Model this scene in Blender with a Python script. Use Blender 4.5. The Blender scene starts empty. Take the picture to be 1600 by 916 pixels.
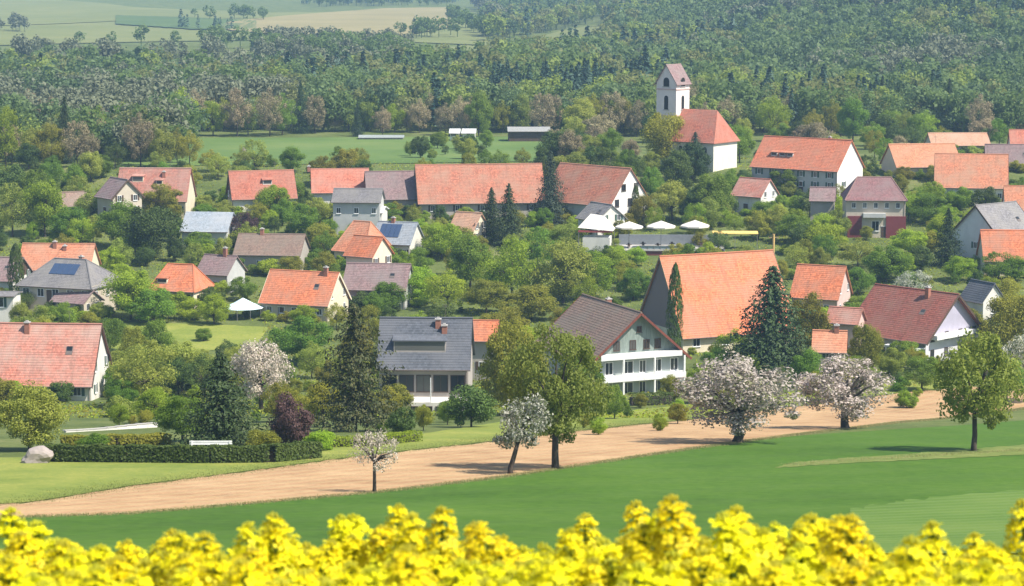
import bpy, math, random
import numpy as np
from mathutils import Vector, Matrix

# ------------------------------------------------------------------ camera, sky, sun, exposure
S = bpy.context.scene
F = 3600.0                      # focal length in photo pixels (photo 1600 wide)
PITCH = math.radians(8.19)
cam_d = bpy.data.cameras.new("camera")
cam_d.sensor_width = 36.0
cam_d.lens = 36.0 * F / 1600.0
cam_d.clip_start = 0.1
cam_d.clip_end = 20000
cam_d.dof.use_dof = True
cam_d.dof.focus_distance = 300.0
cam_d.dof.aperture_fstop = 12.0
cam = bpy.data.objects.new("camera", cam_d)
S.collection.objects.link(cam)
cam.location = (0, 0, 0)
cam.rotation_euler = (math.pi / 2 - PITCH, 0, 0)
S.camera = cam

SUN_EL, SUN_AZ = math.radians(53), math.radians(117)     # azimuth clockwise from +Y
W = bpy.data.worlds.new("World")
S.world = W
W.use_nodes = True
nt = W.node_tree
sky = nt.nodes.new("ShaderNodeTexSky")
sky.sky_type = 'NISHITA'
sky.sun_disc = False
sky.sun_elevation = SUN_EL
sky.sun_rotation = SUN_AZ
sky.air_density = 1.0
sky.dust_density = 1.0
bg = nt.nodes["Background"]
bg.inputs[1].default_value = 0.115
nt.links.new(sky.outputs[0], bg.inputs[0])
sd = bpy.data.lights.new("sun", 'SUN')
sd.energy = 5.0
sd.angle = math.radians(0.53)
sd.color = (1.0, 0.935, 0.83)
sun = bpy.data.objects.new("sun", sd)
S.collection.objects.link(sun)
sdir = Vector((math.sin(SUN_AZ) * math.cos(SUN_EL), math.cos(SUN_AZ) * math.cos(SUN_EL), math.sin(SUN_EL)))
sun.rotation_euler = sdir.to_track_quat('Z', 'Y').to_euler()
sun.location = (0, 0, 200)
S.view_settings.view_transform = 'Standard'
S.view_settings.look = 'None'
S.view_settings.gamma = 1.0
S.view_settings.use_curve_mapping = False
S.view_settings.exposure = 0.66
S.render.engine = 'CYCLES'
S.cycles.use_denoising = True
S.cycles.max_bounces = 6
S.cycles.diffuse_bounces = 3
S.cycles.transmission_bounces = 3
S.cycles.volume_bounces = 1

R = random.Random(7)
NR = np.random.default_rng(7)
COL = S.collection

# ------------------------------------------------------------------ projection and terrain
CP, SP = math.cos(PITCH), math.sin(PITCH)
def ray(px, py):
    u, v = (px - 800) / F, -(py - 458) / F
    return Vector((u, CP + v * SP, -SP + v * CP))
def project(p):
    dep = p[1] * CP - p[2] * SP
    up = p[1] * SP + p[2] * CP
    return 800 + F * p[0] / dep, 458 - F * up / dep
def slope_at(py):
    return math.tan(PITCH + math.atan((py - 458) / F))

_ctrl = [(-60, 1.6), (0, 2.25), (4, 2.45), (8, 3.0), (14, 4.2)]
_ctrl += [(d, d * slope_at(y)) for d, y in
          [(24, 892), (60, 868), (120, 838), (220, 692), (330, 612), (380, 545), (420, 482), (450, 432), (480, 383), (520, 325),
           (560, 262), (620, 240), (700, 214), (850, 165), (1000, 124), (1300, 78), (1700, 42), (2500, 2)]]
_ctrl += [(3400, 40.0), (4600, -60.0), (9000, -160.0)]
_X = np.array([c[0] for c in _ctrl], float)
_Yv = np.array([c[1] for c in _ctrl], float)
def _pchip(x, y):
    h = np.diff(x); d = np.diff(y) / h
    m = np.zeros_like(y)
    for i in range(1, len(x) - 1):
        if d[i - 1] * d[i] > 0:
            w1, w2 = 2 * h[i] + h[i - 1], h[i] + 2 * h[i - 1]
            m[i] = (w1 + w2) / (w1 / d[i - 1] + w2 / d[i])
    m[0], m[-1] = d[0], d[-1]
    return m
_M = _pchip(_X, _Yv)
def _prof(y):
    y = np.clip(np.asarray(y, float), _X[0], _X[-1])
    i = np.clip(np.searchsorted(_X, y) - 1, 0, len(_X) - 2)
    h = _X[i + 1] - _X[i]; t = (y - _X[i]) / h
    return ((2 * t ** 3 - 3 * t ** 2 + 1) * _Yv[i] + (t ** 3 - 2 * t ** 2 + t) * h * _M[i]
            + (-2 * t ** 3 + 3 * t ** 2) * _Yv[i + 1] + (t ** 3 - t ** 2) * h * _M[i + 1])
def _ss(a):
    a = np.clip(a, 0, 1); return a * a * (3 - 2 * a)
def terrain(x, y):
    """ground height; the camera stands at z = 0"""
    x = np.asarray(x, float); y = np.asarray(y, float)
    z = -_prof(y)
    z = z + 58 * _ss((y - 760) / 900) * _ss((x - 10) / 330)              # wooded hill on the right
    z = z + 1.2 * np.sin(x * 0.013 + 1) * np.sin(y * 0.009) * _ss((y - 560) / 400)
    return z
def tz(x, y):
    return float(terrain(x, y))
def hit(px, py, hh=0.0, d0=90.0):
    """first point of the ray through a photo pixel that lies hh above the ground"""
    r = ray(px, py)
    ys = np.concatenate([np.arange(d0, 1000, 0.5), np.arange(1000, 4500, 3)])
    t = ys / r.y
    g = r.z * t - terrain(r.x * t, ys) - hh
    k = np.argmax(g <= 0) if (g <= 0).any() else len(ys) - 1
    if k > 0 and g[k] <= 0:
        a = g[k - 1] / (g[k - 1] - g[k]); y = ys[k - 1] + a * (ys[k] - ys[k - 1])
    else:
        y = ys[k]
    x = r.x * y / r.y
    return Vector((x, y, tz(x, y)))

# ------------------------------------------------------------------ material helpers
def new_mat(name):
    m = bpy.data.materials.new(name); m.use_nodes = True
    n = m.node_tree
    for k in list(n.nodes): n.nodes.remove(k)
    return m, n
def nd(n, t, **kw):
    k = n.nodes.new(t)
    for a, b in kw.items(): setattr(k, a, b)
    return k
def ramp(n, fac, stops, interp='LINEAR'):
    k = n.nodes.new("ShaderNodeValToRGB"); e = k.color_ramp.elements
    k.color_ramp.interpolation = interp
    while len(e) < len(stops): e.new(0.5)
    for i, (p, c) in enumerate(stops):
        e[i].position = p; e[i].color = (*c, 1)
    n.links.new(fac, k.inputs[0]); return k.outputs[0]
def mix(n, fac, a, b, mode='MIX'):
    k = n.nodes.new("ShaderNodeMix"); k.data_type = 'RGBA'; k.blend_type = mode
    for sock, v in ((k.inputs[0], fac), (k.inputs[6], a), (k.inputs[7], b)):
        if isinstance(v, (int, float)): sock.default_value = v
        elif isinstance(v, tuple): sock.default_value = (*v, 1)
        else: n.links.new(v, sock)
    return k.outputs[2]
def noise(n, co, scale, detail=4, rough=0.6, stretch=None):
    if stretch:
        mp = n.nodes.new("ShaderNodeMapping"); mp.inputs['Scale'].default_value = stretch
        n.links.new(co, mp.inputs[0]); co = mp.outputs[0]
    k = n.nodes.new("ShaderNodeTexNoise"); k.inputs['Scale'].default_value = scale
    k.inputs['Detail'].default_value = detail; k.inputs['Roughness'].default_value = rough
    n.links.new(co, k.inputs['Vector']); return k.outputs['Fac']
def finish(n, color, rough=0.85, bump=None, bump_d=0.02, spec=0.3, bump_s=0.6, metallic=0.0):
    b = n.nodes.new("ShaderNodeBsdfPrincipled"); o = n.nodes.new("ShaderNodeOutputMaterial")
    if isinstance(color, tuple): b.inputs['Base Color'].default_value = (*color, 1)
    else: n.links.new(color, b.inputs['Base Color'])
    b.inputs['Roughness'].default_value = rough
    b.inputs['Metallic'].default_value = metallic
    b.inputs['Specular IOR Level'].default_value = spec
    if bump is not None:
        k = n.nodes.new("ShaderNodeBump"); k.inputs['Distance'].default_value = bump_d; k.inputs['Strength'].default_value = bump_s
        n.links.new(bump, k.inputs['Height']); n.links.new(k.outputs[0], b.inputs['Normal'])
    n.links.new(b.outputs[0], o.inputs[0])
def sc(c, f): return tuple(min(1.0, v * f) for v in c)

_mc = {}
def plaster(c, name="plaster", stain=0.35):
    key = ('pl', c, stain)
    if key not in _mc:
        m, n = new_mat(name)
        co = nd(n, "ShaderNodeTexCoord").outputs['Object']
        a = noise(n, co, 0.5, 5); b = noise(n, co, 1.1, 4, 0.7, (1, 1, 0.25))
        col = mix(n, ramp(n, a, [(0.35, (0, 0, 0)), (0.7, (1, 1, 1))]), c, sc(c, 0.86))
        col = mix(n, ramp(n, b, [(0.52, (0, 0, 0)), (0.8, (stain,) * 3)]), col, sc(c, 0.62))
        finish(n, col, 0.9, noise(n, co, 9, 3), 0.01)
        _mc[key] = m
    return _mc[key]
def wood(c, name="weathered_wood", stretch=(6, 6, 0.4)):
    key = ('wd', c, stretch)
    if key not in _mc:
        m, n = new_mat(name)
        co = nd(n, "ShaderNodeTexCoord").outputs['Object']
        a = noise(n, co, 1.6, 6, 0.65, stretch)
        col = ramp(n, a, [(0.3, sc(c, 0.6)), (0.55, c), (0.75, sc(c, 1.35))])
        finish(n, col, 0.8, a, 0.02)
        _mc[key] = m
    return _mc[key]
def plain(c, name, rough=0.6, spec=0.3, metallic=0.0, var=0.25):
    key = ('p', c, name)
    if key not in _mc:
        m, n = new_mat(name)
        co = nd(n, "ShaderNodeTexCoord").outputs['Object']
        col = mix(n, noise(n, co, 2.0, 4), sc(c, 1 - var), sc(c, 1 + var * 0.6))
        finish(n, col, rough, spec=spec, metallic=metallic)
        _mc[key] = m
    return _mc[key]
def roof_tiles(c, old, grime=0.4, name="roof_tiles", rows=0.34, lichen=0.0):
    """clay or slate tiles; uv is in metres, v runs down the slope"""
    key = ('rt', c, old, grime, lichen)
    if key not in _mc:
        m, n = new_mat(name)
        uv = nd(n, "ShaderNodeUVMap").outputs[0]
        oi = nd(n, "ShaderNodeObjectInfo")
        add = nd(n, "ShaderNodeVectorMath", operation='ADD'); n.links.new(uv, add.inputs[0])
        mul = nd(n, "ShaderNodeVectorMath", operation='SCALE'); mul.inputs['Scale'].default_value = 50
        cx = nd(n, "ShaderNodeCombineXYZ"); n.links.new(oi.outputs['Random'], cx.inputs[0]); n.links.new(oi.outputs['Random'], cx.inputs[1])
        n.links.new(cx.outputs[0], mul.inputs[0]); n.links.new(mul.outputs[0], add.inputs[1])
        co = add.outputs[0]
        br = nd(n, "ShaderNodeTexBrick"); br.offset = 0.5
        br.inputs['Scale'].default_value = 1.0
        br.inputs['Brick Width'].default_value = 0.30; br.inputs['Row Height'].default_value = rows
        br.inputs['Mortar Size'].default_value = 0.02; br.inputs['Bias'].default_value = 0.0
        br.inputs['Color1'].default_value = (0, 0, 0, 1); br.inputs['Color2'].default_value = (1, 1, 1, 1); br.inputs['Mortar'].default_value = (0.3, 0.3, 0.3, 1)
        n.links.new(uv, br.inputs['Vector'])
        col = mix(n, br.outputs['Color'], sc(c, 0.70), sc(c, 1.25))
        big = noise(n, co, 0.22, 5, 0.6)
        col = mix(n, ramp(n, big, [(0.38, (0, 0, 0)), (0.66, (1, 1, 1))]), col, old)
        st = noise(n, co, 1.0, 5, 0.7, (1.3, 0.12, 1))
        col = mix(n, ramp(n, st, [(0.5, (0, 0, 0)), (0.78, (grime,) * 3)]), col, sc(old, 0.45))
        if lichen:
            li = noise(n, co, 2.6, 5, 0.75)
            col = mix(n, ramp(n, li, [(0.56, (0, 0, 0)), (0.66, (lichen,) * 3)]), col, (0.32, 0.30, 0.20))
        hs = nd(n, "ShaderNodeHueSaturation"); n.links.new(col, hs.inputs['Color'])
        mr = nd(n, "ShaderNodeMapRange"); mr.inputs['To Min'].default_value = 0.86; mr.inputs['To Max'].default_value = 1.1
        n.links.new(oi.outputs['Random'], mr.inputs[0]); n.links.new(mr.outputs[0], hs.inputs['Value'])
        finish(n, hs.outputs[0], 0.82, br.outputs['Fac'], -0.03, 0.25)
        _mc[key] = m
    return _mc[key]
def glass_mat():
    if 'glass' not in _mc:
        m, n = new_mat("window_glass")
        oi = nd(n, "ShaderNodeObjectInfo")
        col = ramp(n, oi.outputs['Random'], [(0, (0.015, 0.018, 0.022)), (0.6, (0.04, 0.045, 0.05)), (1, (0.13, 0.13, 0.12))])
        finish(n, col, 0.12, spec=0.5)
        _mc['glass'] = m
    return _mc['glass']
def leaf_mat(name, cols, trans=0.35, rough=0.6, vary=0.22, accent=None, acc=0.0):
    """cols: dark..light leaf tints, picked at random per leaf; accent: blossom or twig tint with its share"""
    m, n = new_mat(name)
    g = nd(n, "ShaderNodeNewGeometry"); oi = nd(n, "ShaderNodeObjectInfo")
    co = nd(n, "ShaderNodeTexCoord").outputs['Object']
    mean = [sum(c[i] for c in cols) / len(cols) for i in range(3)]
    cols = [tuple(mean[i] + 0.6 * (c[i] - mean[i]) for i in range(3)) for c in cols]
    k = len(cols)
    col = ramp(n, g.outputs['Random Per Island'], [(i / max(1, k - 1), c) for i, c in enumerate(cols)])
    if accent:
        nz = noise(n, co, 5.0, 3, 0.6)
        mth = nd(n, "ShaderNodeMath", operation='MULTIPLY_ADD'); mth.inputs[1].default_value = 0.95; 
        n.links.new(nz, mth.inputs[0])
        fr = nd(n, "ShaderNodeMath", operation='FRACT'); ml = nd(n, "ShaderNodeMath", operation='MULTIPLY'); ml.inputs[1].default_value = 17.31
        n.links.new(g.outputs['Random Per Island'], ml.inputs[0]); n.links.new(ml.outputs[0], fr.inputs[0])
        hf = nd(n, "ShaderNodeMath", operation='MULTIPLY'); hf.inputs[1].default_value = 0.45
        n.links.new(fr.outputs[0], hf.inputs[0]); n.links.new(hf.outputs[0], mth.inputs[2])
        f = ramp(n, mth.outputs[0], [(max(0, 1 - acc - 0.03), (0, 0, 0)), (min(1, 1 - acc + 0.03), (1, 1, 1))])
        col = mix(n, f, col, accent)
    hs = nd(n, "ShaderNodeHueSaturation"); n.links.new(col, hs.inputs['Color'])
    mr = nd(n, "ShaderNodeMapRange"); mr.inputs['To Min'].default_value = 1 - vary; mr.inputs['To Max'].default_value = 1 + vary
    n.links.new(oi.outputs['Random'], mr.inputs[0]); n.links.new(mr.outputs[0], hs.inputs['Value'])
    mh = nd(n, "ShaderNodeMapRange"); mh.inputs['To Min'].default_value = 0.485; mh.inputs['To Max'].default_value = 0.515
    ml2 = nd(n, "ShaderNodeMath", operation='FRACT'); ml3 = nd(n, "ShaderNodeMath", operation='MULTIPLY'); ml3.inputs[1].default_value = 7.77
    n.links.new(oi.outputs['Random'], ml3.inputs[0]); n.links.new(ml3.outputs[0], ml2.inputs[0]); n.links.new(ml2.outputs[0], mh.inputs[0])
    n.links.new(mh.outputs[0], hs.inputs['Hue'])
    d = nd(n, "ShaderNodeBsdfPrincipled"); d.inputs['Roughness'].default_value = rough; d.inputs['Specular IOR Level'].default_value = 0.25
    t = nd(n, "ShaderNodeBsdfTranslucent"); mx = nd(n, "ShaderNodeMixShader"); mx.inputs[0].default_value = trans
    o = nd(n, "ShaderNodeOutputMaterial")
    n.links.new(hs.outputs[0], d.inputs['Base Color']); n.links.new(hs.outputs[0], t.inputs[0])
    n.links.new(d.outputs[0], mx.inputs[1]); n.links.new(t.outputs[0], mx.inputs[2]); n.links.new(mx.outputs[0], o.inputs[0])
    return m

# ------------------------------------------------------------------ mesh and object helpers
def np_mesh(name, V, Q, mats=(), smooth=False):
    """mesh from arrays; Q is n x 4 (or n x 3)"""
    V = np.asarray(V, np.float32); Q = np.asarray(Q, np.int32)
    me = bpy.data.meshes.new(name)
    me.vertices.add(len(V)); me.vertices.foreach_set("co", V.ravel())
    k = Q.shape[1]
    me.loops.add(Q.size); me.loops.foreach_set("vertex_index", Q.ravel())
    me.polygons.add(len(Q)); me.polygons.foreach_set("loop_start", np.arange(len(Q), dtype=np.int32) * k)
    me.update(calc_edges=True)
    if smooth: me.polygons.foreach_set("use_smooth", np.ones(len(Q), bool))
    for m in mats: me.materials.append(m)
    return me
class MB:
    """collects faces of one mesh"""
    def __init__(s): s.v = []; s.f = []; s.mi = []; s.uv = []
    def add(s, vs, fs, mi=0, uvs=None):
        o = len(s.v); s.v += [tuple(v) for v in vs]
        for k, f in enumerate(fs):
            s.f.append(tuple(i + o for i in f)); s.mi.append(mi)
            s.uv.append(uvs[k] if uvs else [(0, 0)] * len(f))
    def box(s, x0, x1, y0, y1, z0, z1, mi=0):
        s.add([(x0, y0, z0), (x1, y0, z0), (x1, y1, z0), (x0, y1, z0), (x0, y0, z1), (x1, y0, z1), (x1, y1, z1), (x0, y1, z1)],
              [(0, 3, 2, 1), (4, 5, 6, 7), (0, 1, 5, 4), (1, 2, 6, 5), (2, 3, 7, 6), (3, 0, 4, 7)], mi)
    def tube(s, pts, rad, n=6, mi=0, cap=True):
        pts = [Vector(p) for p in pts]; o = len(s.v); vs = []; fs = []
        for i, p in enumerate(pts):
            d = (pts[min(i + 1, len(pts) - 1)] - pts[max(i - 1, 0)]).normalized()
            a = d.cross(Vector((0.3, 0.9, 0.1))).normalized(); b = d.cross(a)
            for j in range(n):
                t = 2 * math.pi * j / n; vs.append(p + (a * math.cos(t) + b * math.sin(t)) * rad[i])
        for i in range(len(pts) - 1):
            for j in range(n):
                k = (j + 1) % n; fs.append((i * n + j, i * n + k, (i + 1) * n + k, (i + 1) * n + j))
        if cap: fs.append(tuple(range((len(pts) - 1) * n, len(pts) * n))); fs.append(tuple(reversed(range(n))))
        s.add(vs, fs, mi)
    def beam(s, a, b, w, h, mi=0):
        """box beam from a to b, w wide sideways, h tall"""
        a, b = Vector(a), Vector(b); d = (b - a).normalized()
        up = Vector((0, 0, 1)) if abs(d.z) < 0.95 else Vector((0, 1, 0))
        x = d.cross(up).normalized() * w / 2; y = x.cross(d).normalized() * h / 2
        vs = [p + sx * x + sy * y for p in (a, b) for sx, sy in ((-1, -1), (1, -1), (1, 1), (-1, 1))]
        s.add(vs, [(0, 1, 2, 3), (7, 6, 5, 4), (0, 4, 5, 1), (1, 5, 6, 2), (2, 6, 7, 3), (3, 7, 4, 0)], mi)
    def mesh(s, name, mats, smooth=False):
        me = bpy.data.meshes.new(name); me.from_pydata(s.v, [], s.f)
        for m in mats: me.materials.append(m)
        me.polygons.foreach_set("material_index", s.mi)
        uvl = me.uv_layers.new(name="UVMap")
        uvl.data.foreach_set("uv", np.array([c for f in s.uv for p in f for c in p], np.float32))
        if smooth: me.polygons.foreach_set("use_smooth", [True] * len(s.f))
        me.update(); return me
    def build(s, name, mats, parent=None, smooth=False):
        return link(name, s.mesh(name, mats if isinstance(mats, (list, tuple)) else [mats], smooth), parent)
def link(name, data, parent=None, loc=None, rz=None):
    o = bpy.data.objects.new(name, data); COL.objects.link(o)
    if parent: o.parent = parent
    if loc is not None: o.location = loc
    if rz is not None: o.rotation_euler = (0, 0, rz)
    return o
def tag(o, label, cat, group=None):
    o['label'] = label; o['category'] = cat
    if group: o['group'] = group
    return o
def thing(name, label, cat, loc=(0, 0, 0), rz=0.0, group=None):
    return tag(link(name, None, None, loc, rz), label, cat, group)
def struct(o): o['kind'] = 'structure'; return o
def stuff(o): o['kind'] = 'stuff'; return o

# ------------------------------------------------------------------ ground, fields, lane
def ground_mat(name, cols, scale, stripes=None, fine=6.0, bump=0.05, detail=6):
    """cols dark..light; stripes = (direction deg, spacing m, tint, strength)"""
    m, n = new_mat(name)
    co = nd(n, "ShaderNodeTexCoord").outputs['Object']
    a = noise(n, co, scale, detail, 0.65)
    b = noise(n, co, fine, 5, 0.75)
    ad = nd(n, "ShaderNodeMath", operation='MULTIPLY_ADD'); ad.inputs[1].default_value = 0.45; n.links.new(b, ad.inputs[0])
    m2 = nd(n, "ShaderNodeMath", operation='MULTIPLY'); m2.inputs[1].default_value = 0.55; n.links.new(a, m2.inputs[0]); n.links.new(m2.outputs[0], ad.inputs[2])
    k = len(cols)
    col = ramp(n, ad.outputs[0], [(0.34 + 0.32 * i / max(1, k - 1), c) for i, c in enumerate(cols)])
    h = b
    if stripes:
        ang, sp, tint, st = stripes
        mp = nd(n, "ShaderNodeMapping"); mp.inputs['Rotation'].default_value = (0, 0, math.radians(-ang)); n.links.new(co, mp.inputs[0])
        wv = nd(n, "ShaderNodeTexWave"); wv.bands_direction = 'Y'; wv.inputs['Scale'].default_value = 0.314 / sp
        wv.inputs['Distortion'].default_value = 1.2; wv.inputs['Detail'].default_value = 3; wv.inputs['Detail Scale'].default_value = 0.6
        n.links.new(mp.outputs[0], wv.inputs[0])
        nz = noise(n, mp.outputs[0], 0.5, 4, 0.6, (0.06, 1.2, 1))
        f = mix(n, 0.5, wv.outputs['Fac'], nz)
        col = mix(n, ramp(n, f, [(0.42, (0, 0, 0)), (0.68, (st,) * 3)]), col, tint)
        h = mix(n, 0.5, b, wv.outputs['Fac'])
    finish(n, col, 0.95, h, bump, 0.15)
    return m
G_GRASS = ground_mat("meadow_grass", [(0.05, 0.07, 0.02), (0.085, 0.115, 0.03), (0.13, 0.155, 0.045), (0.19, 0.185, 0.08)], 0.09, bump=0.15, fine=1.6)
G_LAWN = ground_mat("lawn", [(0.12, 0.17, 0.03), (0.20, 0.235, 0.045), (0.31, 0.30, 0.07)], 0.12, bump=0.06, fine=2.0)
G_CORN = ground_mat("young_cereal", [(0.034, 0.082, 0.007), (0.06, 0.128, 0.011), (0.095, 0.17, 0.02)], 0.035, (32, 9.0, (0.085, 0.14, 0.03), 0.16), bump=0.12, fine=1.0)
G_CORN2 = ground_mat("pale_cereal", [(0.065, 0.13, 0.018), (0.10, 0.175, 0.028), (0.14, 0.205, 0.04)], 0.09, (30, 2.0, (0.15, 0.22, 0.07), 0.35), bump=0.12)
G_PLOW = ground_mat("dry_tilled_soil", [(0.26, 0.145, 0.07), (0.41, 0.25, 0.13), (0.53, 0.36, 0.195)], 0.16, (58, 2.2, (0.42, 0.33, 0.17), 0.3), fine=3.0, bump=0.12)
G_DRY = ground_mat("dry_grass", [(0.20, 0.24, 0.06), (0.34, 0.33, 0.11), (0.48, 0.42, 0.18)], 0.3, bump=0.1)
G_TRACK = ground_mat("mown_track", [(0.09, 0.14, 0.028), (0.15, 0.19, 0.045), (0.24, 0.25, 0.08)], 0.3, bump=0.1)
G_FARM = ground_mat("far_meadow", [(0.06, 0.11, 0.022), (0.10, 0.165, 0.035), (0.17, 0.21, 0.06)], 0.03, (4, 5, (0.14, 0.2, 0.08), 0.4), bump=0.1)
G_PALE = ground_mat("pale_pasture", [(0.12, 0.14, 0.04), (0.17, 0.185, 0.055), (0.23, 0.225, 0.08)], 0.012, (3, 14, (0.13, 0.16, 0.07), 0.6), bump=0.1)
G_TAN = ground_mat("tan_stubble", [(0.20, 0.17, 0.075), (0.28, 0.23, 0.105), (0.34, 0.28, 0.14)], 0.012, (3, 10, (0.22, 0.21, 0.09), 0.6), bump=0.1)
G_TEAL = ground_mat("young_grain", [(0.06, 0.10, 0.03), (0.085, 0.13, 0.04), (0.11, 0.155, 0.05)], 0.012, bump=0.1)
G_LANE = ground_mat("gravel_lane", [(0.30, 0.28, 0.23), (0.42, 0.40, 0.33), (0.52, 0.49, 0.42)], 0.3, bump=0.03)
G_SOIL = ground_mat("rape_soil", [(0.05, 0.035, 0.02), (0.09, 0.065, 0.04)], 2.0, bump=0.03)

# one sheet to the horizon
rows = np.concatenate([np.linspace(-40, 30, 40, endpoint=False), np.linspace(30, 700, 336, endpoint=False),
                       np.linspace(700, 1500, 110, endpoint=False), np.linspace(1500, 4500, 90)])
nc = 171
V = []
for y in rows:
    w = 60 + 0.62 * max(0, y)
    xs = np.linspace(-w, w, nc)
    V.append(np.stack([xs, np.full(nc, y), terrain(xs, np.full(nc, y))], 1))
V = np.concatenate(V)
V_MIN, Z_TOP = V[:, 2].min(), max(4.0, V[:, 2].max() + 25)
ii = np.arange(len(rows) - 1)[:, None] * nc + np.arange(nc - 1)[None, :]
Q = np.stack([ii, ii + 1, ii + nc + 1, ii + nc], -1).reshape(-1, 4)
struct(link("ground", np_mesh("ground", V, Q, [G_GRASS], True)))

def poly_at(pts, u):
    """point at fraction u (by px) along a list of photo points or world points"""
    n = len(pts) - 1; k = min(n - 1, int(u * n)); t = u * n - k
    return (pts[k][0] * (1 - t) + pts[k + 1][0] * t, pts[k][1] * (1 - t) + pts[k + 1][1] * t)
def to_xy(p, world):
    if world: return p
    h = hit(p[0], p[1]); return (h.x, h.y)
def field(name, low, high, mat, off=0.05, nu=90, nv=30, low_world=False, high_world=False, jit=0.5):
    A, B = [], []
    lo = [to_xy(p, low_world) for p in low]; hi = [to_xy(p, high_world) for p in high]
    # resample finely
    V = []
    for i in range(nu + 1):
        u = i / nu
        a, b = poly_at(lo, u), poly_at(hi, u)
        ja = jit * (R.random() - 0.5); jb = jit * (R.random() - 0.5)
        for j in range(nv + 1):
            v = j / nv
            x = a[0] * (1 - v) + b[0] * v; y = (a[1] + ja) * (1 - v) + (b[1] + jb) * v
            V.append((x, y, tz(x, y) + off))
    m = nv + 1
    ii = np.arange(nu)[:, None] * m + np.arange(nv)[None, :]
    Q = np.stack([ii, ii + m, ii + m + 1, ii + 1], -1).reshape(-1, 4)
    return struct(link(name, np_mesh(name, V, Q, [mat], True)))

BR_LO = [(-260, 826), (50, 808), (200, 803), (400, 786), (600, 768), (780, 746), (1000, 713), (1200, 685), (1400, 660), (1600, 638), (1900, 604)]
BR_HI = [(-260, 806), (50, 786), (200, 761), (400, 736), (500, 722), (640, 705), (780, 690), (1000, 664), (1200, 640), (1400, 615), (1600, 598), (1900, 575)]
field("cereal_field", [(-34, 9), (-16, 9), (2, 9), (20, 9), (38, 9), (60, 9)],
      [(-260, 826), (50, 808), (400, 786), (780, 746), (1200, 685), (1900, 604)], G_CORN, 0.03, 110, 90, low_world=True)
field("pale_cereal_field", [(5.5, 40), (8, 40), (11, 40), (14, 40)], [to_xy(q, False) for q in ((1330, 796), (1450, 779), (1700, 757), (2000, 735))], G_CORN2, 0.06, 50, 50, low_world=True, high_world=True, jit=2.5)
field("grass_track", [(1210, 732), (1330, 724), (1470, 718), (1600, 711), (1800, 700)], [(1240, 724), (1330, 716), (1470, 706), (1600, 696), (1800, 684)], G_TRACK, 0.06, 60, 4, jit=1.0)
field("tilled_field", BR_LO, BR_HI, G_PLOW, 0.05, 160, 24, jit=2.0)
def shift(pts, dy): return [(x, y + dy) for x, y in pts]
field("lawn", shift(BR_HI[:6], -1), [(-260, 716), (50, 716), (200, 716), (400, 712), (500, 700), (640, 684)], G_LAWN, 0.06, 70, 14)
field("grass_bank", shift(BR_HI[5:], -1), [(640, 682), (780, 660), (1000, 640), (1200, 618), (1400, 596), (1600, 582), (1900, 560)], G_LAWN, 0.06, 90, 8, jit=1.5)
field("garden_meadow", [(150, 560), (230, 560), (330, 548), (400, 540)], [(150, 506), (230, 505), (330, 507), (420, 512)], G_LAWN, 0.06, 40, 30)
field("lane", [(-60, 512), (20, 508), (60, 500), (100, 494)], [(-60, 496), (20, 491), (60, 487), (105, 484)], G_LANE, 0.08, 40, 6)
field("valley_meadow", [(180, 262), (400, 258), (640, 256), (900, 252)], [(280, 216), (430, 216), (640, 215), (900, 214)], G_FARM, 0.15, 60, 30)
# fields on the far slope, left of the wood
field("far_pasture", [(-300, 74), (0, 72), (250, 66), (470, 62), (760, 72)], [(-300, 30), (0, 28), (250, 24), (470, 20), (760, 26)], G_PALE, 0.5, 60, 20)
field("far_grain_field", [(-300, 46), (0, 42), (190, 34), (420, 44)], [(-300, -5), (0, -8), (200, 12), (420, 20)], G_PALE, 0.9, 40, 20, jit=6)
field("far_stubble_field", [(330, 46), (480, 60), (600, 64), (700, 46)], [(360, 36), (480, 24), (600, 15), (720, 13)], G_TAN, 1.3, 50, 16, jit=8)
field("far_green_field", [(180, 40), (300, 48), (400, 48)], [(180, 26), (300, 30), (400, 35)], G_TEAL, 1.3, 30, 10, jit=8)
field("hill_clearing", [(700, 84), (800, 82), (880, 66), (945, 44)], [(700, 74), (800, 70), (880, 48), (950, 36)], G_PALE, 0.5, 40, 10, jit=8)

# ------------------------------------------------------------------ trees: unit meshes (height 1, width 1)
def unit(v): return v / np.maximum(np.linalg.norm(v, axis=1, keepdims=True), 1e-9)
def leaves(P, N, size, rng, aspect=0.62):
    """one diamond leaf-spray per point, lying roughly across normal N"""
    n = len(P)
    t = unit(np.cross(N, rng.normal(size=(n, 3)))); b = unit(np.cross(N, t))
    s = (size * rng.uniform(0.6, 1.35, n))[:, None]
    fold = N * s * 0.25
    V = np.stack([P - t * s, P - b * s * aspect + fold, P + t * s, P + b * s * aspect + fold], 1).reshape(-1, 3)
    Q = np.arange(4 * n).reshape(-1, 4)
    return V, Q
def clump_cloud(C, rad, n_each, size, rng, up=0.25, flat=0.85, inner=0.35):
    Ps, Ns = [], []
    for c, r in zip(C, rad):
        d = unit(rng.normal(size=(n_each, 3)))
        q = r * (inner + (1 - inner) * rng.random(n_each) ** 0.6)
        p = c + d * q[:, None] * np.array([1, 1, flat])
        Ps.append(p); Ns.append(unit(d + rng.normal(size=d.shape) * 0.55 + np.array([0, 0, up])))
    return leaves(np.concatenate(Ps), np.concatenate(Ns), size, rng)
BARK = wood((0.075, 0.058, 0.045), "bark", (4, 4, 0.8))
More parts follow.
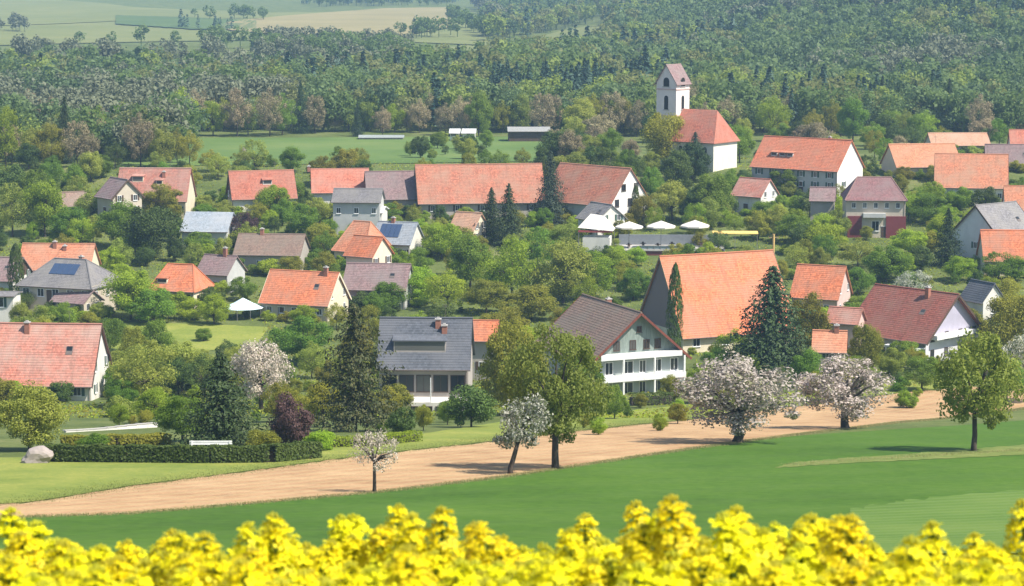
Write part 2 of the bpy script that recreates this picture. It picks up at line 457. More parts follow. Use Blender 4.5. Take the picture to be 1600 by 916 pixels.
def broadleaf(seed, n_clump=38, n_each=150, z0=0.2, trunk=0.022, size=0.022, lump=0.14, top=1.0, lean=(0, 0), open_=0.0, taper=0.8):
    rng = np.random.default_rng(seed); rr = random.Random(seed)
    C, Rd = [], []
    for i in range(n_clump):
        d = unit(rng.normal(size=(1, 3)))[0]
        q = 0.45 + 0.55 * rng.random() ** 0.5
        zc = (z0 + top) / 2; hz = (top - z0) / 2
        r = lump * rng.uniform(0.5, 1.45)
        rz = zc + d[2] * (hz - r * 0.7) * q
        wob = 0.5 - r * 0.8
        wob *= 1 - max(0, (rz - zc) / hz) * (1 - taper) * 1.2
        C.append(np.array([d[0] * wob * q * 1.05, d[1] * wob * q * 1.05, rz])); Rd.append(r)
    C = np.array(C); Rd = np.array(Rd)
    C[:, 0] += lean[0] * C[:, 2]; C[:, 1] += lean[1] * C[:, 2]
    V, Q = clump_cloud(C, Rd, n_each, size, rng)
    V[:, 2] = np.clip(V[:, 2], 0.02, 1.02)
    mb = MB()
    zt = z0 + 0.25 * (top - z0)
    mid = (lean[0] * zt * 0.8 + rr.uniform(-.02, .02), lean[1] * zt, zt)
    mb.tube([(0, 0, -0.06), (0.005, 0, z0 * 0.35), (lean[0] * z0 * .5 + rr.uniform(-.015, .015), 0, z0 * 0.8), mid],
            [trunk * 1.5, trunk * 1.1, trunk, trunk * 0.8], 8)
    for i in rr.sample(range(n_clump), min(n_clump, 14)):
        c = Vector(C[i]); m = Vector(mid); k = m.lerp(c, 0.5) + Vector((0, 0, 0.03))
        mb.tube([m, k, c], [trunk * 0.55, trunk * 0.36, trunk * 0.12], 5, cap=False)
    return mb.mesh("trunk", [BARK], True), np_mesh("crown", V, Q, [BARK])
def conifer(seed, levels=44, droop=0.35, n_br=15, seg=20, size=0.02, z0=0.06, power=0.66, jag=0.25, dark_gap=0.0):
    rng = np.random.default_rng(seed); P, N = [], []
    mb = MB(); mb.tube([(0, 0, -0.05), (0, 0, 0.5), (0, 0, 0.99)], [0.022, 0.013, 0.002], 7)
    for i in range(levels):
        z = z0 + (1 - z0) * (i + rng.random() * 0.6) / levels
        L0 = 0.5 * (1 - z) ** power / (1 - z0) ** power
        k = max(4, int(n_br * (0.5 + (1 - z))))
        a0 = rng.random() * 6.28
        for j in range(k):
            a = a0 + 6.283 * j / k + rng.normal() * 0.2
            L = L0 * (1 + jag * rng.normal()); L = max(L, 0.015)
            if rng.random() < dark_gap: continue
            m = max(3, int(seg * (0.35 + L / 0.5)))
            t = (np.arange(m) + rng.random(m)) / m
            rad = L * t
            zz = z - droop * L * t ** 1.3 * 0.8 + 0.10 * L * t ** 3
            sw = rng.normal(size=m) * 0.05 * L * t * 2
            ca, sa = math.cos(a), math.sin(a)
            P.append(np.stack([ca * rad - sa * sw, sa * rad + ca * sw, zz + rng.normal(size=m) * 0.006], 1))
            nn = np.stack([np.full(m, ca * 0.5), np.full(m, sa * 0.5), np.full(m, 0.9)], 1) + rng.normal(size=(m, 3)) * 0.45
            N.append(unit(nn))
            if j % 3 == 0: mb.tube([(0, 0, z), (ca * L * .5, sa * L * .5, z - droop * L * .25)], [0.005, 0.002], 4, cap=False)
    V, Q = leaves(np.concatenate(P), np.concatenate(N), size, rng, 0.5)
    return mb.mesh("trunk", [BARK], True), np_mesh("crown", V, Q, [BARK])
def column(seed, n=2600):
    rng = np.random.default_rng(seed)
    z = rng.random(n) ** 0.85; a = rng.random(n) * 6.283
    r = 0.5 * np.clip(np.sin(np.pi * np.clip(z * 0.93 + 0.07, 0, 1)) ** 0.55, 0.05, 1) * (0.65 + 0.35 * rng.random(n)) * (1 + 0.12 * np.sin(a * 3 + z * 14))
    P = np.stack([np.cos(a) * r, np.sin(a) * r, 0.03 + 0.97 * z], 1)
    N = unit(np.stack([np.cos(a), np.sin(a), np.full(n, 0.6)], 1) + rng.normal(size=(n, 3)) * 0.4)
    V, Q = leaves(P, N, 0.034, rng, 0.5)
    V[:, :2] *= 1.0
    mb = MB(); mb.tube([(0, 0, -0.05), (0, 0, 0.9)], [0.05, 0.01], 6)
    return mb.mesh("trunk", [BARK]), np_mesh("crown", V, Q, [BARK])
UNITS = {
    'broad': [broadleaf(11, 46, 330, 0.07, size=.0145), broadleaf(12, 52, 300, 0.05, lump=0.13, size=.0145), broadleaf(13, 40, 380, 0.10, lump=0.16, size=.0145), broadleaf(14, 52, 300, 0.04, taper=0.5, size=.0145), broadleaf(15, 46, 320, 0.08, lean=(0.06, 0), size=.0145), broadleaf(16, 60, 270, 0.05, lump=0.12, taper=.65, size=.0145)],
    'grand': [broadleaf(17, 88, 200, 0.13, lump=.11, trunk=.03, size=.012)],
    'airy': [broadleaf(21, 48, 170, 0.1, lump=0.12, size=0.0135, trunk=0.018), broadleaf(22, 54, 150, 0.08, lump=0.115, size=0.0135, trunk=0.018)],
    'orchard': [broadleaf(31, 64, 140, 0.10, trunk=0.036, lump=0.115, size=0.015), broadleaf(32, 60, 140, 0.10, trunk=0.036, lump=0.12, size=0.015)],
    'lean': [broadleaf(33, 34, 95, 0.26, trunk=0.034, lump=0.12, size=0.02, lean=(0.34, 0))],
    'twiggy': [broadleaf(35, 34, 55, 0.28, trunk=0.03, lump=0.13, size=0.016)],
    'tall': [broadleaf(36, 80, 120, 0.17, trunk=0.026, lump=0.105, size=0.016)],
    'shrub': [broadleaf(41, 28, 300, 0.02, lump=0.19, size=0.022), broadleaf(42, 32, 270, 0.0, lump=0.17, size=0.022), broadleaf(43, 22, 330, 0.0, lump=0.2, size=0.024, taper=.5)],
    'spruce': [conifer(51), conifer(52, jag=0.32, droop=0.45), conifer(53, levels=38, jag=0.3)],
    'cedar': [conifer(55, levels=34, droop=0.25, n_br=13, seg=30, jag=0.38, power=0.5, size=0.018, z0=0.08, dark_gap=0.12)],
    'column': [column(61), column(62)],
}
LM = {
    'leafy': leaf_mat("leaves_light_olive", [(0.163, 0.195, 0.033), (0.234, 0.273, 0.050), (0.325, 0.358, 0.077)], .5),
    'mid': leaf_mat("leaves_mid_green", [(0.111, 0.183, 0.019), (0.181, 0.294, 0.030), (0.269, 0.403, 0.048)], .5),
    'fresh': leaf_mat("leaves_fresh_green", [(0.194, 0.277, 0.018), (0.307, 0.420, 0.029), (0.437, 0.553, 0.051)], .5),
    'olive': leaf_mat("leaves_olive", [(0.180, 0.191, 0.021), (0.301, 0.303, 0.035), (0.437, 0.423, 0.058)], .5),
    'sage': leaf_mat("leaves_sage", [(0.205, 0.255, 0.040), (0.316, 0.370, 0.063), (0.441, 0.493, 0.092)], .5),
    'dark': leaf_mat("leaves_dark_green", [(0.048, 0.083, 0.016), (0.084, 0.132, 0.024), (0.128, 0.188, 0.035)], 0.25),
    'spruce': leaf_mat("needles_dark", [(0.019, 0.041, 0.013), (0.037, 0.067, 0.019), (0.071, 0.106, 0.030)], 0.12),
    'cedar': leaf_mat("needles_brownish", [(0.030, 0.053, 0.016), (0.069, 0.092, 0.026), (0.166, 0.152, 0.050)], 0.12),
    'bluish': leaf_mat("needles_bluish", [(0.028, 0.053, 0.032), (0.048, 0.079, 0.045), (0.083, 0.112, 0.060)], 0.12),
    'purple': leaf_mat("leaves_purple", [(0.065, 0.034, 0.034), (0.105, 0.055, 0.055), (0.15, 0.085, 0.08)], 0.3),
    'bare': leaf_mat("twigs_grey_brown", [(0.235, 0.198, 0.110), (0.317, 0.264, 0.145), (0.414, 0.343, 0.180)], 0.2),
    'blossom': leaf_mat("blossom_pinkish_white", [(0.13, 0.15, 0.05), (0.22, 0.23, 0.10), (0.33, 0.29, 0.21)], 0.3, accent=(0.55, 0.475, 0.42), acc=0.42),
    'blossom_green': leaf_mat("blossom_greenish_white", [(0.12, 0.17, 0.06), (0.17, 0.21, 0.09), (0.2, 0.23, 0.12)], 0.3, accent=(0.55, 0.55, 0.45), acc=0.36),
    'blossom_grey': leaf_mat("blossom_greyish_pink", [(0.30, 0.27, 0.19), (0.38, 0.33, 0.25), (0.26, 0.25, 0.16)], 0.3, accent=(0.54, 0.46, 0.39), acc=0.42),
}
TREES = []          # (root, px, base_py, depth, kind, material)
def tree_at(loc, kind, mat, w, h, label=None, name=None, group=None, cat="tree", var=None, rz=None):
    us = UNITS[kind]; tr, cr = us[R.randrange(len(us)) if var is None else var]
    name = name or {'airy': 'airy_tree', 'orchard': 'fruit_tree', 'lean': 'fruit_tree', 'twiggy': 'fruit_tree', 'spruce': 'spruce_tree', 'cedar': 'conifer_tree', 'column': 'columnar_tree', 'shrub': 'shrub'}.get(kind, 'leafy_tree' if h > 5.2 else 'small_tree')  # airy: loose-crowned leafy trees of any age; broad ones named by height
    root = link(name, None, None, (loc[0], loc[1], loc[2] - 0.1), R.random() * 6.28 if rz is None else rz)
    root['category'] = cat
    if label: root['label'] = label
    if group: root['group'] = group
    for nm, me in (("trunk", tr), ("crown", cr)):
        o = link(nm, me, root); o.scale = (w, w, h)
        if nm == "crown":
            o.material_slots[0].link = 'OBJECT'; o.material_slots[0].material = LM[mat]
    return root
def tree(kind, mat, px, base, hpx, wpx, label=None, d0=90, **kw):
    p = hit(px, base, 0, d0); k = p.y / F * 1.01
    o = tree_at(p, kind, mat, wpx * k, hpx * k, label, **kw)
    TREES.append((o, px, base, p.y, kind, mat, hpx, wpx))
    return o

# ------------------------------------------------------------------ houses
ORANGE = roof_tiles((0.60, 0.185, 0.085), (0.43, 0.20, 0.125), 0.6, lichen=.25)
ORANGE2 = roof_tiles((0.55, 0.21, 0.115), (0.46, 0.25, 0.16), 0.5, lichen=0.3)
RED = roof_tiles((0.47, 0.155, 0.10), (0.42, 0.20, 0.145), 0.5, lichen=.25)
PINK = roof_tiles((0.46, 0.175, 0.125), (0.42, 0.26, 0.21), 0.6, lichen=0.55)
PALE = roof_tiles((0.50, 0.27, 0.17), (0.46, 0.30, 0.21), 0.4, lichen=0.3)
BROWN = roof_tiles((0.27, 0.18, 0.14), (0.24, 0.19, 0.15), 0.4, lichen=0.3)
MAUVE = roof_tiles((0.26, 0.17, 0.165), (0.24, 0.19, 0.18), 0.45, lichen=0.2)
MAROON = roof_tiles((0.30, 0.10, 0.075), (0.27, 0.13, 0.10), 0.5, lichen=0.25)
SLATE = roof_tiles((0.10, 0.11, 0.13), (0.13, 0.135, 0.15), 0.3, "slate")
GREY = roof_tiles((0.21, 0.20, 0.205), (0.25, 0.235, 0.22), 0.4, "grey_tiles")
BLUEG = roof_tiles((0.28, 0.32, 0.36), (0.34, 0.36, 0.38), 0.3, "pale_metal_roof")
WHITE = plaster((0.72, 0.69, 0.63), stain=.6); CREAM = plaster((0.72, 0.64, 0.48)); BEIGE = plaster((0.55, 0.48, 0.38))
GREYW = plaster((0.50, 0.50, 0.48)); PINKW = plaster((0.62, 0.45, 0.40)); DULL = plaster((0.42, 0.38, 0.33), stain=0.6)
DWOOD = wood((0.10, 0.065, 0.045)); GWOOD = wood((0.22, 0.21, 0.20)); LWOOD = wood((0.33, 0.24, 0.15))
WFRAME = plain((0.78, 0.78, 0.76), "white_paint", 0.5); DFRAME = plain((0.09, 0.06, 0.045), "dark_frame", 0.5)
BRICKC = plain((0.36, 0.16, 0.11), "chimney_brick", 0.9); CONC = plain((0.45, 0.43, 0.40), "concrete", 0.9)
GUT = plain((0.16, 0.13, 0.115), "gutter_metal", 0.5); DARKIN = plain((0.02, 0.018, 0.016), "dark_interior", 0.9)
GREENP = plain((0.05, 0.10, 0.07), "green_shutter_paint", 0.6); REDP = plain((0.20, 0.045, 0.05), "dark_red_paint", 0.6)

def slope(mb, P0, P1, Q0, Q1, rise=0.03, th=0.16, wob=0.045, rows=0.42, seed=0):
    """tiled roof slope: ridge line P0-P1, eave line Q0-Q1, courses stepped like laid tiles"""
    P0, P1, Q0, Q1 = map(Vector, (P0, P1, Q0, Q1)); rr = random.Random(seed)
    ln = ((Q0 - P0).length + (Q1 - P1).length) / 2; n = max(4, int(ln / rows)); m = 8
    nor = (P1 - P0 if (P1 - P0).length > 0.01 else Q1 - Q0).cross(Q0 - P0).normalized()
    if nor.z < 0: nor = -nor
    sag = [[rr.uniform(-wob, wob) for _ in range(3)] for _ in range(3)]
    def sg(u, v):
        a, b = u * 1.999, v * 1.999; i, j = int(a), int(b); a -= i; b -= j
        return (sag[i][j] * (1 - a) * (1 - b) + sag[i + 1][j] * a * (1 - b) + sag[i][j + 1] * (1 - a) * b + sag[i + 1][j + 1] * a * b)
    def pt(u, v, up):
        return P0.lerp(P1, u).lerp(Q0.lerp(Q1, u), v) + nor * (up + sg(u, v))
    vs, fs, uv = [], [], []
    wtop = (Q1 - Q0).length
    for j in range(n):
        v0, v1 = j / n, (j + 1) / n; o = len(vs)
        for i in range(m + 1):
            u = i / m
            vs += [pt(u, v0, 0), pt(u, v1, rise), pt(u, v1, 0)]
        for i in range(m):
            a = o + i * 3; b = a + 3; u0, u1 = i / m * wtop, (i + 1) / m * wtop
            fs.append((a, a + 1, b + 1, b)); uv.append([(u0, v0 * ln), (u0, v1 * ln), (u1, v1 * ln), (u1, v0 * ln)])
            fs.append((a + 1, a + 2, b + 2, b + 1)); uv.append([(u0, v1 * ln)] * 2 + [(u1, v1 * ln)] * 2)
    o = len(vs)
    dn = Vector((0, 0, -th))
    vs += [P0 + dn, P1 + dn, Q1 + dn, Q0 + dn, P0 + nor * wob, P1 + nor * wob, Q1 + nor * rise, Q0 + nor * rise]
    for f in ((0, 1, 2, 3), (0, 3, 7, 4), (2, 1, 5, 6), (3, 2, 6, 7)):
        fs.append(tuple(o + k for k in f)); uv.append([(0, 0)] * 4)
    mb.add(vs, fs, 0, uv)

_win = {}
def win_mesh(w, h, fm, bars=True):
    key = (round(w, 2), round(h, 2), fm.name, bars)
    if key not in _win:
        f = MB(); t, d = 0.09, 0.07
        f.box(-w / 2, -w / 2 + t, -d, 0, 0, h); f.box(w / 2 - t, w / 2, -d, 0, 0, h)
        f.box(-w / 2 + t, w / 2 - t, -d, 0, 0, t); f.box(-w / 2 + t, w / 2 - t, -d, 0, h - t, h)
        if bars and w > 0.7: f.box(-0.03, 0.03, -d * 0.8, 0, t, h - t)
        f.box(-w / 2 - 0.08, w / 2 + 0.08, -0.16, 0, -0.07, 0)
        g = MB(); g.add([(-w / 2 + t, -0.02, t), (w / 2 - t, -0.02, t), (w / 2 - t, -0.02, h - t), (-w / 2 + t, -0.02, h - t)], [(0, 1, 2, 3)])
        _win[key] = (f.mesh("window", [fm]), g.mesh("pane", [glass_mat()]))
    return _win[key]
_shut = {}
def add_window(root, face, a, z, w=1.0, h=1.3, fm=None, shut=None, W_=8, L_=12, name="window", bars=True):
    """face: front / back / left / right wall of a house W_ deep and L_ long"""
    f, g = win_mesh(w, h, fm or WFRAME, bars)
    pos = {'front': ((a, -W_ / 2, z), 0), 'back': ((a, W_ / 2, z), math.pi), 'right': ((L_ / 2, a, z), math.pi / 2), 'left': ((-L_ / 2, a, z), -math.pi / 2)}[face]
    o = link(name, f, root, pos[0], pos[1]); link("pane", g, o)
    if shut:
        k = (round(h, 2), shut.name)
        if k not in _shut:
            s = MB(); s.box(-0.22, 0.22, -0.06, 0, 0, h); _shut[k] = s.mesh("shutter", [shut])
        for sx in (-1, 1): link("shutter", _shut[k], o, (sx * (w / 2 + 0.26), 0, 0))
    return o
HOUSES = []         # (root, label short, depth, (x0,y0,x1,y1) photo box of the roof)
def chimney(roof, x, y, z0, z1, s=0.7, mat=None):
    mb = MB(); mb.box(x - s / 2, x + s / 2, y - s / 2, y + s / 2, z0, z1, 0); mb.box(x - s / 2 - .08, x + s / 2 + .08, y - s / 2 - .08, y + s / 2 + .08, z1, z1 + 0.14, 1)
    mb.box(x - s / 4, x + s / 4, y - s / 4, y + s / 4, z1 + .14, z1 + 0.34, 1)
    return mb.build("chimney", [mat or BRICKC, CONC], roof)
def house(label, short, ridge, H, L, W_, eave, yaw, roof, wall, hip=0.0, over=0.6, ov_g=0.35, win=(), fm=None, shut=None, chim=(), cat="house", name="house",
          gable_wall=None, guard=True, gwood=None, depth=None, verge=None, ridge_cap=True, dormers=()):
    """ridge: photo pixel of the ridge's middle; H ridge height, L ridge length, W_ depth, yaw in degrees (negative shows the right gable)
       win: (face, floor z list, count, margin)"""
    p = hit(ridge[0], ridge[1], H, 290)
    if depth:
        r = ray(*ridge); t = depth / r.y; p = Vector((r.x * t, depth, r.z * t - H))
    root = thing(name, label, cat, p, math.radians(yaw))
    hl, hw = L / 2, W_ / 2; pitch = (H - eave) / hw
    mb = MB()
    gm = 1 if gable_wall else 0
    hh = hip
    top = H - 0.12
    vs = [(-hl, -hw, -4), (hl, -hw, -4), (hl, hw, -4), (-hl, hw, -4), (-hl, -hw, eave), (hl, -hw, eave), (hl, hw, eave), (-hl, hw, eave)]
    mb.add(vs, [(0, 1, 5, 4)], 0); mb.add(vs, [(2, 3, 7, 6)], 0)
    mb.add(vs, [(1, 2, 6, 5)], gm); mb.add(vs, [(3, 0, 4, 7)], gm)
    if hh < 0.1:
        for sx in (-1, 1):
            g = [(sx * hl, -hw, eave), (sx * hl, hw, eave), (sx * hl, 0, top)]
            mb.add(g, [(0, 1, 2) if sx > 0 else (1, 0, 2)], 2 if gwood else gm)
    else:
        mb.add([(-hl, -hw, eave), (hl, -hw, eave), (hl, hw, eave), (-hl, hw, eave)], [(0, 1, 2, 3)], 0)
    mb.build("wall", [wall, gable_wall or wall, gwood or wall], root)
    rb = MB(); ex = hl + ov_g; ey = hw + over; ez = eave - over * pitch
    rx = ex - hh if hh >= 0.1 else ex
    sd_ = int(ridge[0] * 7 + ridge[1])
    slope(rb, (-rx, 0, H), (rx, 0, H), (-ex, -ey, ez), (ex, -ey, ez), seed=sd_)
    slope(rb, (rx, 0, H), (-rx, 0, H), (ex, ey, ez), (-ex, ey, ez), seed=sd_ + 1)
    if hh >= 0.1:
        slope(rb, (rx, 0, H), (rx, 0, H), (ex, -ey, ez), (ex, ey, ez), seed=sd_ + 2)
        slope(rb, (-rx, 0, H), (-rx, 0, H), (-ex, ey, ez), (-ex, -ey, ez), seed=sd_ + 3)
    ro = rb.build("roof", roof, root)
    if ridge_cap:
        c = MB(); c.tube([(-rx, 0, H + 0.02), (0, 0, H + 0.0), (rx, 0, H + 0.02)], [0.16] * 3, 6)
        if hh >= 0.1:
            for sx in (-1, 1):
                for sy in (-1, 1): c.tube([(sx * rx, 0, H + .02), (sx * ex, sy * ey, ez + .06)], [0.13, 0.13], 5)
        c.build("ridge_tiles", roof, ro)
    gt = MB(); gt.tube([(-ex, -ey - 0.06, ez - 0.05), (ex, -ey - 0.06, ez - 0.05)], [0.08, 0.08], 6); gt.build("gutter", GUT, ro)
    if verge and hh < 0.1:
        for sx in (-1, 1):
            v = MB()
            for sy in (-1, 1): v.beam((sx * (ex + 0.02), 0, H - 0.16), (sx * (ex + .02), sy * ey, ez - 0.16), 0.05, 0.34)
            v.build("verge_board", verge, ro)
    for (cx, cy, ch) in chim:
        chimney(ro, cx, cy, H - abs(cy) * pitch - 0.6, H - abs(cy) * pitch + ch)
    if shut is None and fm is None: shut = (None, DWOOD, GREENP, None)[int(ridge[0] + ridge[1]) % 4]
    if win and W_ > 6 and eave > 2.8 and name == "house":
        dx = -L / 2 + L * (0.3 + 0.4 * ((ridge[0] * 13) % 7) / 7); d = MB(); d.box(-.55, .55, -.06, 0, -.3, 2.0, 0); d.box(-.65, .65, -.1, 0, 2.0, 2.12, 1)
        d.build("door", [DWOOD, WFRAME], root).location = (dx, -hw, 0)
        dp = MB(); dp.tube([(hl - .25, -hw - .08, -3), (hl - .25, -hw - .08, eave - .1)], [.05, .05], 5); dp.build("downpipe", GUT, root)
        if int(ridge[0]) % 3 == 0:
            an = MB(); ax = L * .22; an.tube([(ax, 0, H - .1), (ax, 0, H + 2.0)], [.025, .02], 5)
            for q in range(4): an.beam((ax - .5 + q * .06, 0, H + 1.5 + q * .12), (ax + .5 - q * .06, 0, H + 1.5 + q * .12), .02, .02)
            an.build("aerial", GUT, ro)
    if name == "house" and not dormers and hh < 0.1 and L > 7 and int(ridge[0] + ridge[1]) % 2 == 0:
        for q in range(1 + int(ridge[1]) % 2):
            sx_ = L * (.26 - .4 * q); v0_, v1_ = .42, .42 + 1.1 / max(hw, 1) * .8; sk = MB()
            for (gx, up, mi) in ((.48, .1, 0), (.38, .115, 1)):
                sk.add([(sx_ - gx, -v0_ * hw - (.48 - gx), H - v0_ * hw * pitch + up), (sx_ + gx, -v0_ * hw - (.48 - gx), H - v0_ * hw * pitch + up), (sx_ + gx, -v1_ * hw + (.48 - gx), H - v1_ * hw * pitch + up), (sx_ - gx, -v1_ * hw + (.48 - gx), H - v1_ * hw * pitch + up)], [(0, 3, 2, 1)], mi)
            sk.build("roof_window", [GUT, glass_mat()], ro)
    for spec in win:
        face, zs, n, mg = spec[:4]; w, h = spec[4:6] if len(spec) > 4 else (1.0, 1.3)
        span = (L if face in ('front', 'back') else W_) - 2 * mg
        for z in zs:
            for i in range(n):
                a = -span / 2 + span * i / max(1, n - 1) if n > 1 else 0.0
                add_window(root, face, a, z, w, h, fm, shut, W_, L)
    for (dx, dv, dw, dh) in dormers:
        # shed dormer on the front slope: v fraction down the slope
        y = -ey * dv; z = H - (ey * dv) * pitch
        d = thing_part(ro, dx, y, z, dw, dh, pitch, roof, wall)
    if guard:
        b = [project(root.matrix_basis @ Vector(q)) for q in ((-ex, 0, H), (ex, 0, H), (-ex, -ey, ez), (ex, -ey, ez), (hl, -hw, eave - .2))]
        xs, ys = [q[0] for q in b], [q[1] for q in b]
        HOUSES.append((root, short, p.y, (min(xs), min(ys), max(xs), max(ys)), math.hypot(L, W_) / 2, L, W_, eave))
    return root
def thing_part(ro, x, y, z, w, h, pitch, roof, wall):
    run = h / pitch * 0.8
    m = MB()
    m.add([(x - w / 2, y, z - .1), (x + w / 2, y, z - .1), (x + w / 2, y, z + h), (x - w / 2, y, z + h), (x - w / 2, y + run + .6, z + h + .15), (x + w / 2, y + run + .6, z + h + .15)],
          [(0, 1, 2, 3), (0, 3, 4), (1, 5, 2)], 0)
    t = 0.22
    m.add([(x - w / 2 - t, y - t, z + h - .03), (x + w / 2 + t, y - t, z + h - .03), (x + w / 2 + t, y + run + 1.0, z + h + .32), (x - w / 2 - t, y + run + 1.0, z + h + .32),
           (x - w / 2 - t, y - t, z + h + .1), (x + w / 2 + t, y - t, z + h + .1), (x + w / 2 + t, y + run + 1.0, z + h + .45), (x - w / 2 - t, y + run + 1.0, z + h + .45)],
          [(4, 5, 6, 7), (0, 3, 2, 1), (0, 1, 5, 4), (1, 2, 6, 5), (3, 0, 4, 7)], 1, [[(0, 0), (w, 0), (w, run), (0, run)]] + [[(0, 0)] * 4] * 4)
    m.add([(x - w / 2 + .12, y - .02, z + .25), (x + w / 2 - .12, y - .02, z + .25), (x + w / 2 - .12, y - .02, z + h - .12), (x - w / 2 + .12, y - .02, z + h - .12)], [(0, 1, 2, 3)], 2)
    return m.build("dormer", [wall, roof, glass_mat()], ro)
def solar(root, H, eave, W_, x0, x1, v0, v1):
    """panel row lying on the front roof slope, v from ridge (0) to eave (1)"""
    pitch = (H - eave) / (W_ / 2); ro = [c for c in root.children if c.name.startswith("roof")][0]
    n = max(2, int((x1 - x0) / 1.1)); dx = (x1 - x0) / n
    for i in range(n):
        a, b = x0 + i * dx + .03, x0 + (i + 1) * dx - .03
        m = MB(); vs = []
        for up in (.1, .17):
            for x, v in ((a, v0), (b, v0), (b, v1), (a, v1)): vs.append((x, -v * W_ / 2, H - v * W_ / 2 * pitch + up))
        m.add(vs, [(3, 2, 1, 0), (4, 5, 6, 7), (0, 1, 5, 4), (1, 2, 6, 5), (2, 3, 7, 6), (3, 0, 4, 7)])
        m.build("solar_panel", plain((0.05, 0.08, 0.15), "solar_cells", 0.15, .5), ro)
def box_part(root, name, x0, x1, y0, y1, z0, z1, mat):
    m = MB(); m.box(x0, x1, y0, y1, z0, z1); return m.build(name, mat, root)

# ------------------------------------------------------------------ the village, front row
FR, RI, LE = 'front', 'right', 'left'
h = house("large old barn-like house with faded red roof at the left edge of the picture", "faded red house", (72, 506), 10.5, 15.5, 11.5, 3.6, -4, PINK, WHITE,
      win=((FR, (1.2,), 4, 2.0, 1.2, 1.3), (RI, (1.2, 4.2), 2, 2.5)), chim=((-2.5, -0.8, 1.2),), verge=DWOOD, over=0.8)
box_part(h, "terrace_wall", 3.0, 7.9, -8.6, -6.6, -4, 0.2, WHITE)
GW, GL = 15.0, 18.0
h = house("grey timber-clad gable house with white balconies and grey-brown roof", "grey gable house", (955, 474), 12.4, GL, GW, 5.9, -67, BROWN, GREYW,
      gable_wall=plaster((0.36, 0.40, 0.38)), gwood=wood((0.25, 0.30, 0.27)), verge=wood((0.20, 0.06, 0.04)), over=0.7, ov_g=1.1, chim=((-3, 1.0, 1.0),), fm=WFRAME)
for z in (0.5, 3.4):
    for y, w in ((-6.4, 1.1), (-4.6, 1.3), (-1.6, 1.8), (0.8, 1.1), (3.2, 1.3), (5.9, 1.3)):
        add_window(h, RI, y, z, w, 1.9 if z > 3 else 1.7, WFRAME, None, GW, GL)
for y in (-3.4, -0.8, 1.4, 3.2): add_window(h, RI, y, 6.9, 1.0, 1.4, DFRAME, None, GW, GL)
add_window(h, RI, 0.2, 9.4, 0.8, 0.9, DFRAME, None, GW, GL)
box_part(h, "balcony", GL/2 + 0.02, GL/2 + 1.35, -7.6, 7.2, 2.55, 3.35, WFRAME)
box_part(h, "balcony", GL/2 + 0.02, GL/2 + 1.25, -6.4, 6.6, 5.75, 6.5, WFRAME)
for y in (-7.4, -2.8, 2.2, 7.0):
    m = MB(); m.box(GL/2 + 1.1, GL/2 + 1.3, y - .12, y + .12, -3, 5.75); m.build("balcony_post", WFRAME, h)
box_part(h, "corner_trim", GL/2 - 0.2, GL/2 + 0.05, -GW/2 - .05, -GW/2 + .35, -3, 5.7, WFRAME)
h = house("dark slate-roofed house with wide dormer and white terrace wall", "slate-roofed house", (666, 497), 12.2, 12.0, 11.0, 7.0, -2, SLATE, plaster((0.45, 0.40, 0.36)),
      hip=0, win=((FR, (3.0,), 5, 1.4, 2.0, 2.3),), fm=DFRAME, chim=((1.7, -1.0, 0.9), (2.6, -1.6, 0.7)), dormers=(( -0.6, 0.66, 7.0, 1.5),), over=0.9)
box_part(h, "terrace", -2.5, 4.6, -9.4, -5.53, -4.0, 2.3, WHITE)
for x in (-1.2, 0.7, 2.6): add_window(h, FR, x, 0.3, 1.5, 1.5, DFRAME, None, 18.82, 12)
box_part(h, "terrace_parapet", 4.62, 7.6, -9.1, -8.8, -3, 2.9, WHITE)
m = MB(); m.tube([(1.2, -9.2, 2.2), (1.2, -9.2, 5.6)], [.09, .07], 6); m.build("flag_pole", WFRAME, h)
house("small orange-roofed annex beside the slate-roofed house", "orange annex", (756, 501), 8.2, 4.0, 5.0, 6.0, -6, ORANGE, DULL, depth=346, win=((FR, (1.0,), 1, 1),))
h = house("huge barn with steep bright orange tiled roof in the village centre", "huge orange barn", (1120, 396), 15.2, 21.0, 16.5, 3.4, 23, ORANGE, CREAM,
      gwood=MAUVE, ridge_cap=True, cat="barn", name="barn", win=((FR, (1.0,), 4, 2.5, 1.4, 1.4),), verge=LWOOD)
h = house("orange-roofed house right of the huge orange barn, beside the tall spruce", "orange house beside the spruce", (1284, 415), 9.0, 8.5, 8.5, 4.2, -24, ORANGE, PINKW, win=((RI, (1.2, 4.4), 2, 1.8), (FR, (1.2,), 2, 2)))
house("low lean-to with pink tiles below the orange-roofed house", "pink lean-to", (1322, 481), 4.4, 5.0, 4.5, 2.6, -24, PINK, PINKW, depth=372)
house("low orange-tiled shed with white chimney cap among blossom trees", "orange shed", (1297, 517), 4.6, 4.6, 4.4, 2.3, -10, ORANGE2, CREAM, depth=345, chim=((1, 0, .8),), win=((FR, (0.8,), 1, 1),))
h = house("broad house with dull red roof, lilac timber gable and white balcony", "dull red house", (1432, 452), 10.8, 15.0, 15.0, 4.4, -46, MAROON, GREYW,
      gable_wall=plaster((0.66, 0.64, 0.68)), gwood=plaster((0.44, 0.42, 0.52)), verge=DWOOD, over=0.9, ov_g=0.9, chim=((3.0, -1.0, 1.5),), win=((FR, (0.8,), 4, 2, 1.2, 1.4), (RI, (1.0, 3.6), 4, 1.8)), fm=DFRAME)
box_part(h, "balcony", 7.52, 8.8, -6.2, 4.5, 4.0, 4.7, WFRAME)
box_part(h, "porch_canopy", 1.0, 7.4, -9.8, -7.52, 2.6, 2.85, WFRAME)
for x in (1.3, 4.0, 7.2): box_part(h, "porch_post", x - .1, x + .1, -9.7, -9.5, -3, 2.6, WFRAME)

